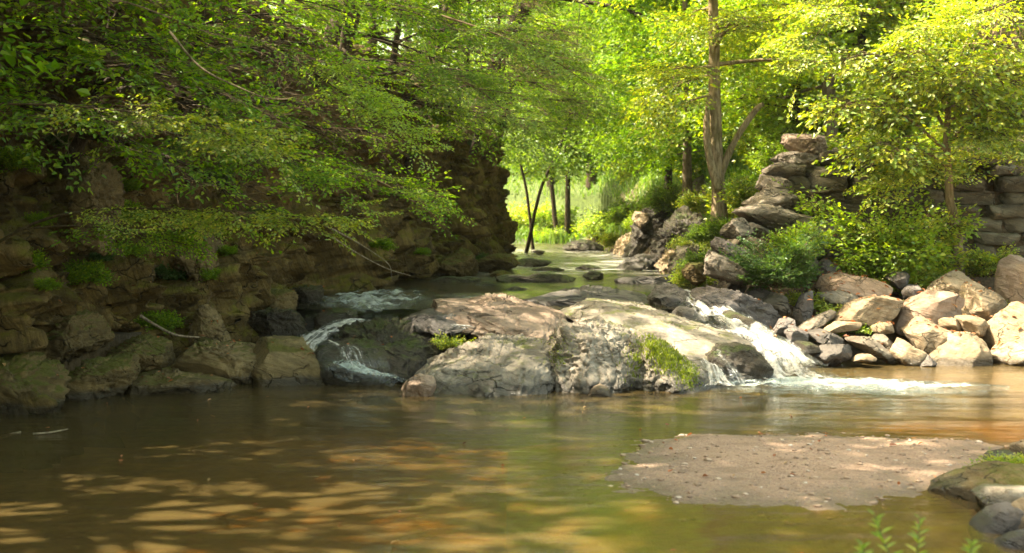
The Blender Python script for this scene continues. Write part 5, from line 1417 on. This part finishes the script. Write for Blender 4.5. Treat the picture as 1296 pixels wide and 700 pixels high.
# --- the wood behind: copies of four trees
protos = []
for i, lf in enumerate(('beech', 'maple', 'emerald', 'beech')):
    h = 13 + i
    protos.append(tree('wood_tree', 'tall tree in the hazy wood behind the glade', 'tree', (0, 0, 0), [(0, 0, 0, .22), (.1, 0, h * .3, .18), (.3, .1, h * .65, .12), (.2, 0, h, .04)],
                       [dict(n=24, t0=.16, spread=PI, el=.2, len=3.8, droop=.6, nsub=5)], lf, 'barkdark', 800 + i, 'far', 'trees of the wood behind the glade', step=.46, size=1.7))
rng = np.random.default_rng(21); first = set()
k = 0
for row, (Y, x0, x1, st) in enumerate([(64, -16, 20, 4.6), (74, -20, 26, 4.8), (86, -24, 32, 5.2), (31, 7.0, 17, 2.8), (37, 7.5, 20, 3.2), (47, 9, 22, 4.2)]):
    x = x0
    while x < x1:
        yy = Y + rng.normal() * 1.8; v = k % 4; s = rng.uniform(.8, 1.15)
        if not (row == 0 and -0.5 < x - 4.6 < 1.5):
            loc = (x, yy, gz(x, yy) - .15)
            if v not in first:
                protos[v].location = loc; first.add(v)
            else: dup(protos[v], loc, rng.uniform(0, 6.28), s)
            k += 1
        x += st * rng.uniform(.7, 1.3)

# ------------------------------------------------------------------ grass and small plants
def blades(name, label, pts, h, w, mat, seed, lean=.5):
    rng = np.random.default_rng(seed); n = len(pts)
    a = rng.uniform(0, 2 * PI, n); hh = h * rng.uniform(.5, 1.2, n); l = rng.uniform(0, lean, n) * hh; b = rng.uniform(0, 2 * PI, n)
    s = np.stack([np.cos(a), np.sin(a), 0 * a], 1) * w * rng.uniform(.6, 1.2, n)[:, None]
    d = np.stack([np.cos(b), np.sin(b), 0 * b], 1) * l[:, None]; hh = hh * np.clip(.75 + 1.1 * noise3(pts * .9 + 3.3, 77), .25, 1.5); z = np.array([0, 0, 1.0]) * hh[:, None]
    V = np.stack([pts - s, pts + s, pts + s * .7 + d * .35 + z * .6, pts - s * .7 + d * .35 + z * .6, pts + d + z * .95 + s * .1, pts + d + z * .95 - s * .1], 1)
    Fq = (np.arange(n)[:, None, None] * 6 + np.array([[0, 1, 2, 3], [3, 2, 4, 5]])[None]).reshape(-1, 4)
    return mesh_from(name, V.reshape(-1, 3), Fq, M[mat], smooth=False)


def scatter(n, x0, x1, y0, y1, seed, cond=None):
    rng = np.random.default_rng(seed); x = rng.uniform(x0, x1, n); y = rng.uniform(y0, y1, n)
    z = ground_z(x, y); p = np.stack([x, y, z - .01], 1)
    if cond is not None: p = p[cond(x, y, z)]
    return p


def clear(x, y): return ~((x / y * F + 648 < 893) & (y < 34.5))


pg = np.concatenate([scatter(26000, -6, 9, 46.5, 62, 1), scatter(9000, 2.4, 8, 22.5, 30, 2, lambda x, y, z: ((x - xr_f(y)) > .9) & clear(x, y)), scatter(16000, 2.2, 11, 30, 47, 5, lambda x, y, z: ((x - xr_f(y)) > .5) & clear(x, y))])
tag(link('grass', blades('grass', '', pg, .42, .018, 'grass', 3, .8)), 'tall green grass of the glade floor and the right slope', 'grass', kind='stuff')
pf = scatter(5000, 2.0, 8, 16.6, 20.6, 4, lambda x, y, z: z > 0.15)
rng = np.random.default_rng(4)


def litter(pts, l, seed, mat='dead'):
    rng = np.random.default_rng(seed); n = len(pts)
    a = rng.uniform(0, 2 * PI, n); d = np.stack([np.cos(a), np.sin(a), rng.normal(size=n) * .25], 1)
    nn = np.array([0, 0, 1.0]) + rng.normal(size=(n, 3)) * .35
    lv = leaf_verts(pts + np.array([0, 0, .012]), d, nn, l * rng.uniform(.6, 1.2, n), l * .6 * rng.uniform(.6, 1.2, n), .25)
    return mesh_from('fallen_leaves', lv.reshape(-1, 3), (np.arange(n)[:, None, None] * 6 + LF[None]).reshape(-1, 4), M[mat], smooth=False)


# rest loose leaves on whatever lies below them
bpy.context.view_layer.update()
dg_ = bpy.context.evaluated_depsgraph_get()
from mathutils import Vector


def drop(n, x0, x1, y0, y1, seed, zt=4.0, ok=None):
    rng = np.random.default_rng(seed); out = []; nrm = []
    for k in range(n):
        x, y = rng.uniform(x0, x1), rng.uniform(y0, y1)
        zz = zt
        for tries in range(6):
            hit, loc, nn, idx, ob, mt = SC.ray_cast(dg_, Vector((x, y, zz)), Vector((0, 0, -1)))
            if not hit: break
            nm = ob.name.split('.')[0]
            if nm in ('crown', 'leaves', 'foliage', 'stems', 'limb', 'trunk', 'grass', 'hanging_vines', 'cascade', 'foam', 'riffle', 'trickle', 'droplets'):
                zz = loc.z - .01; continue
            if nm in ('pool_water', 'stream_water'): break
            if ok is None or ok(ob, loc, nn): out.append(loc[:]); nrm.append(nn[:])
            break
    return np.array(out).reshape(-1, 3), np.array(nrm).reshape(-1, 3)


pl, _ = drop(520, 3.0, 7.2, 16.8, 20.4, 11, 1.6)
tag(link('fallen_leaves', litter(pl, .07, 5)), 'reddish brown fallen leaves between the right bank boulders', 'leaf litter', kind='stuff')
pl2, _ = drop(26, .8, 3.3, 8.6, 11.2, 12, .5)
tag(link('fallen_leaves', litter(pl2, .05, 6)), 'scattered dry leaves on the gravel bar', 'leaf litter', kind='stuff')

pl3, _ = drop(260, -5.2, -1.2, 12.6, 19.5, 13, 1.4)
tag(link('fallen_leaves', litter(pl3, .055, 7)), 'dead leaves caught on the shaded left shore rocks', 'leaf litter', kind='stuff')
rw = np.random.default_rng(14)
pw = np.stack([rw.uniform(-4, 3.2, 46), rw.uniform(6.8, 13.5, 46), np.full(46, -.002)], 1)
tag(link('fallen_leaves', litter(pw, .04, 8)), 'small leaves drifting on the pool', 'leaf litter', kind='stuff')

# moss and grass tufts on the outcrop, children of their rocks
def moss_on(rockobj, pix, Y, n, spread, h, seed, mat='mosstuft', w=.006):
    rng = np.random.default_rng(seed); pts = []
    cx, cy = pix
    for k in range(n):
        t = P(cx + rng.normal() * spread[0], cy + rng.normal() * spread[1], Y)
        d = Vector(t - CAM).normalized()
        hit, loc, nn, idx, ob, mt = SC.ray_cast(dg_, Vector(t) - d * 1.9, d)
        if hit and ob.name == rockobj.name: pts.append(np.array(loc) - np.array(nn) * .004)
    if len(pts) < 4: return
    me = blades('moss', '', np.array(pts), h, w, mat, seed, .9)
    o = tag(link('moss', me, rockobj), kind='stuff')
    o.matrix_parent_inverse = rockobj.matrix_world.inverted()


moss_on(C2, (705, 452), 15, 500, (8, 9), .045, 1)
moss_on(C1, (680, 428), 15.2, 420, (18, 5), .04, 2)
moss_on(C2, (703, 432), 15.2, 260, (14, 6), .04, 22)
moss_on(C3, (850, 455), 15, 1300, (14, 10), .05, 3)
moss_on(C3, (872, 476), 14.8, 500, (7, 9), .05, 13)
moss_on(C2, (812, 462), 15, 600, (9, 13), .05, 4)
moss_on(C3, (826, 440), 15, 700, (12, 9), .05, 14)
shrub('weed', 'small bright weed growing behind the broad grey outcrop rock', P(572, 440, 15.6), .12, .14, 'maple', 560, 'weed', n=5, size=.5, step=.05, cat='weed')
shrub('grass_tuft', 'green grass tuft on top of the mossy brown near shore rock', P(1282, 606, 9.2), .16, .12, 'maple', 561, 'weed', n=14, size=.45, step=.04, cat='grass')

# weed at the bottom of the picture
def weed(label, rows, seed, leafl=.1):
    rng = np.random.default_rng(seed); q = spline(np.array([P(*r) for r in rows]), 20)
    w = Geo(); w.tube(q, np.linspace(.004, .0015, 20), 5, 0)
    pp, dd, nn, ll = [], [], [], []
    for i in range(3, 20):
        for sgn in ((1, -1) if i > 12 else ((1,) if i % 2 else (-1,))):
            a = i * 2.4 + sgn
            pp.append(q[i]); dd.append([math.cos(a) * sgn, .5 * math.sin(a), .35 + .5 * (i / 20)]); nn.append([rng.normal() * .3, -.5, 1]); ll.append(leafl * (1.15 - .75 * i / 20) * rng.uniform(.8, 1.2))
    d = np.array(dd); d /= np.linalg.norm(d, axis=1)[:, None]; l = np.array(ll)
    n_ = np.array(nn); n_ /= np.linalg.norm(n_, axis=1)[:, None]
    lv = leaf_verts(np.array(pp), d, n_, l, l * .27, .2)
    root = empty('weed_plant', q[0], label, 'weed', 'young weeds at the near shore')
    link('stem', w.mesh('stem', [M['shrub']], org=q[0]), root)
    link('leaves', mesh_from('leaves', lv.reshape(-1, 3) - q[0], (np.arange(len(l))[:, None, None] * 6 + LF[None]).reshape(-1, 4), M['yellow'], smooth=False), root)


weed('tallest narrow leaved weed at the bottom picture edge, leaning left', [(1165, 790, 5.3), (1140, 730, 5.3), (1120, 690, 5.3), (1107, 652, 5.3)], 1, .08)
weed('upright narrow leaved weed at the bottom picture edge', [(1150, 800, 5.4), (1156, 730, 5.4), (1162, 690, 5.4), (1164, 656, 5.4)], 2, .07)
weed('short weed right of the upright weed, at the bottom edge', [(1215, 800, 5.2), (1222, 740, 5.2), (1228, 705, 5.2), (1230, 688, 5.2)], 3, .07)
weed('lowest yellow weed left of the others, at the bottom edge', [(1105, 800, 5.2), (1098, 740, 5.2), (1094, 710, 5.2), (1092, 690, 5.2)], 4, .07)

# driftwood at the left water edge
for lab, rows, r in (('short broken stick floating at the left picture edge', [(-8, 556, 11.1), (10, 551, 11.2), (26, 547, 11.3)], .016), ('pale thin stick lying in the water by the left corner rock', [(42, 549, 11.1), (65, 547, 11.2), (86, 543, 11.3)], .008),
                     ('grey dead stick lying across the brown ledge block', [(178, 400, 14.9), (198, 412, 14.8), (222, 424, 14.6), (252, 427, 14.6)], .018)):
    q = spline(np.array([P(*a) for a in rows]), 12); g = Geo(); g.tube(q, np.linspace(r, r * .5, 12), 7, 0, .25, 5)
    tag(link('stick', g.mesh('stick', [M['deadwood']], org=q[0]), None, q[0]), lab, 'stick', 'sticks')

# ------------------------------------------------------------------ light, air, camera
w = bpy.data.worlds.new('World'); SC.world = w; w.use_nodes = True
nt = w.node_tree; nt.nodes.clear()
sky = nt.nodes.new('ShaderNodeTexSky'); sky.sky_type = 'NISHITA'; sky.sun_disc = False
elev = math.asin(SUN[2]); azim = math.atan2(SUN[0], SUN[1])
sky.sun_elevation = elev; sky.sun_rotation = azim
sky.air_density = 1.0; sky.dust_density = 4.0; sky.ozone_density = 1.0
bg = nt.nodes.new('ShaderNodeBackground'); bg.inputs[1].default_value = SKY
out = nt.nodes.new('ShaderNodeOutputWorld')
tint = nt.nodes.new('ShaderNodeMix'); tint.data_type = 'RGBA'; tint.blend_type = 'MULTIPLY'; tint.inputs[0].default_value = 1.0
nt.links.new(sky.outputs[0], tint.inputs[6]); tint.inputs[7].default_value = (1.0, 0.88, 0.56, 1)
nt.links.new(tint.outputs[2], bg.inputs[0]); nt.links.new(bg.outputs[0], out.inputs[0])
sl = bpy.data.lights.new('sun', 'SUN'); sl.energy = SUNE; sl.angle = math.radians(0.7); sl.color = (1.0, 0.89, 0.69)
so = bpy.data.objects.new('sun', sl); COL.objects.link(so)
so.rotation_euler = Vector(SUN).to_track_quat('Z', 'Y').to_euler()

if HAZE:
    V = np.array([[x, y, z] for x in (-170, 170) for y in (-65, 310) for z in (-3.5, 40)], float)
    Fq = np.array([[0, 1, 3, 2], [4, 6, 7, 5], [0, 4, 5, 1], [2, 3, 7, 6], [0, 2, 6, 4], [1, 5, 7, 3]])
    hm = N('haze_air')
    pv = hm.n('ShaderNodeVolumePrincipled', {'Color': (0.95, 0.95, 0.85), 'Density': HAZE, 'Anisotropy': 0.3})
    hm.t.links.new(pv.outputs[0], hm.out.inputs[1])
    tag(link('haze', mesh_from('haze', V, Fq, hm.mat, smooth=False)), 'thin pale haze hanging in the valley air', 'haze', kind='stuff')

cd = bpy.data.cameras.new('camera'); cd.sensor_width = 36; cd.lens = 36 * F / 1296; cd.clip_end = 1000; cd.clip_start = .05
co = bpy.data.objects.new('camera', cd); COL.objects.link(co)
co.location = CAM; co.rotation_euler = (PI / 2 - PITCH, 0, 0)
SC.camera = co
cd.dof.use_dof = True; cd.dof.focus_distance = 15.5; cd.dof.aperture_fstop = 2.4
SC.render.engine = 'CYCLES'
cy = SC.cycles
cy.max_bounces = 8; cy.diffuse_bounces = 4; cy.glossy_bounces = 3; cy.transmission_bounces = 4; cy.transparent_max_bounces = 12; cy.volume_bounces = 0
cy.caustics_reflective = False; cy.caustics_refractive = False
cy.sample_clamp_indirect = 6; cy.use_denoising = True
vs = SC.view_settings
vs.view_transform = 'Standard'; vs.look = 'None'; vs.gamma = 1.0; vs.use_curve_mapping = False
vs.exposure = EXPO
print('LEAVES', LEAVES[0])
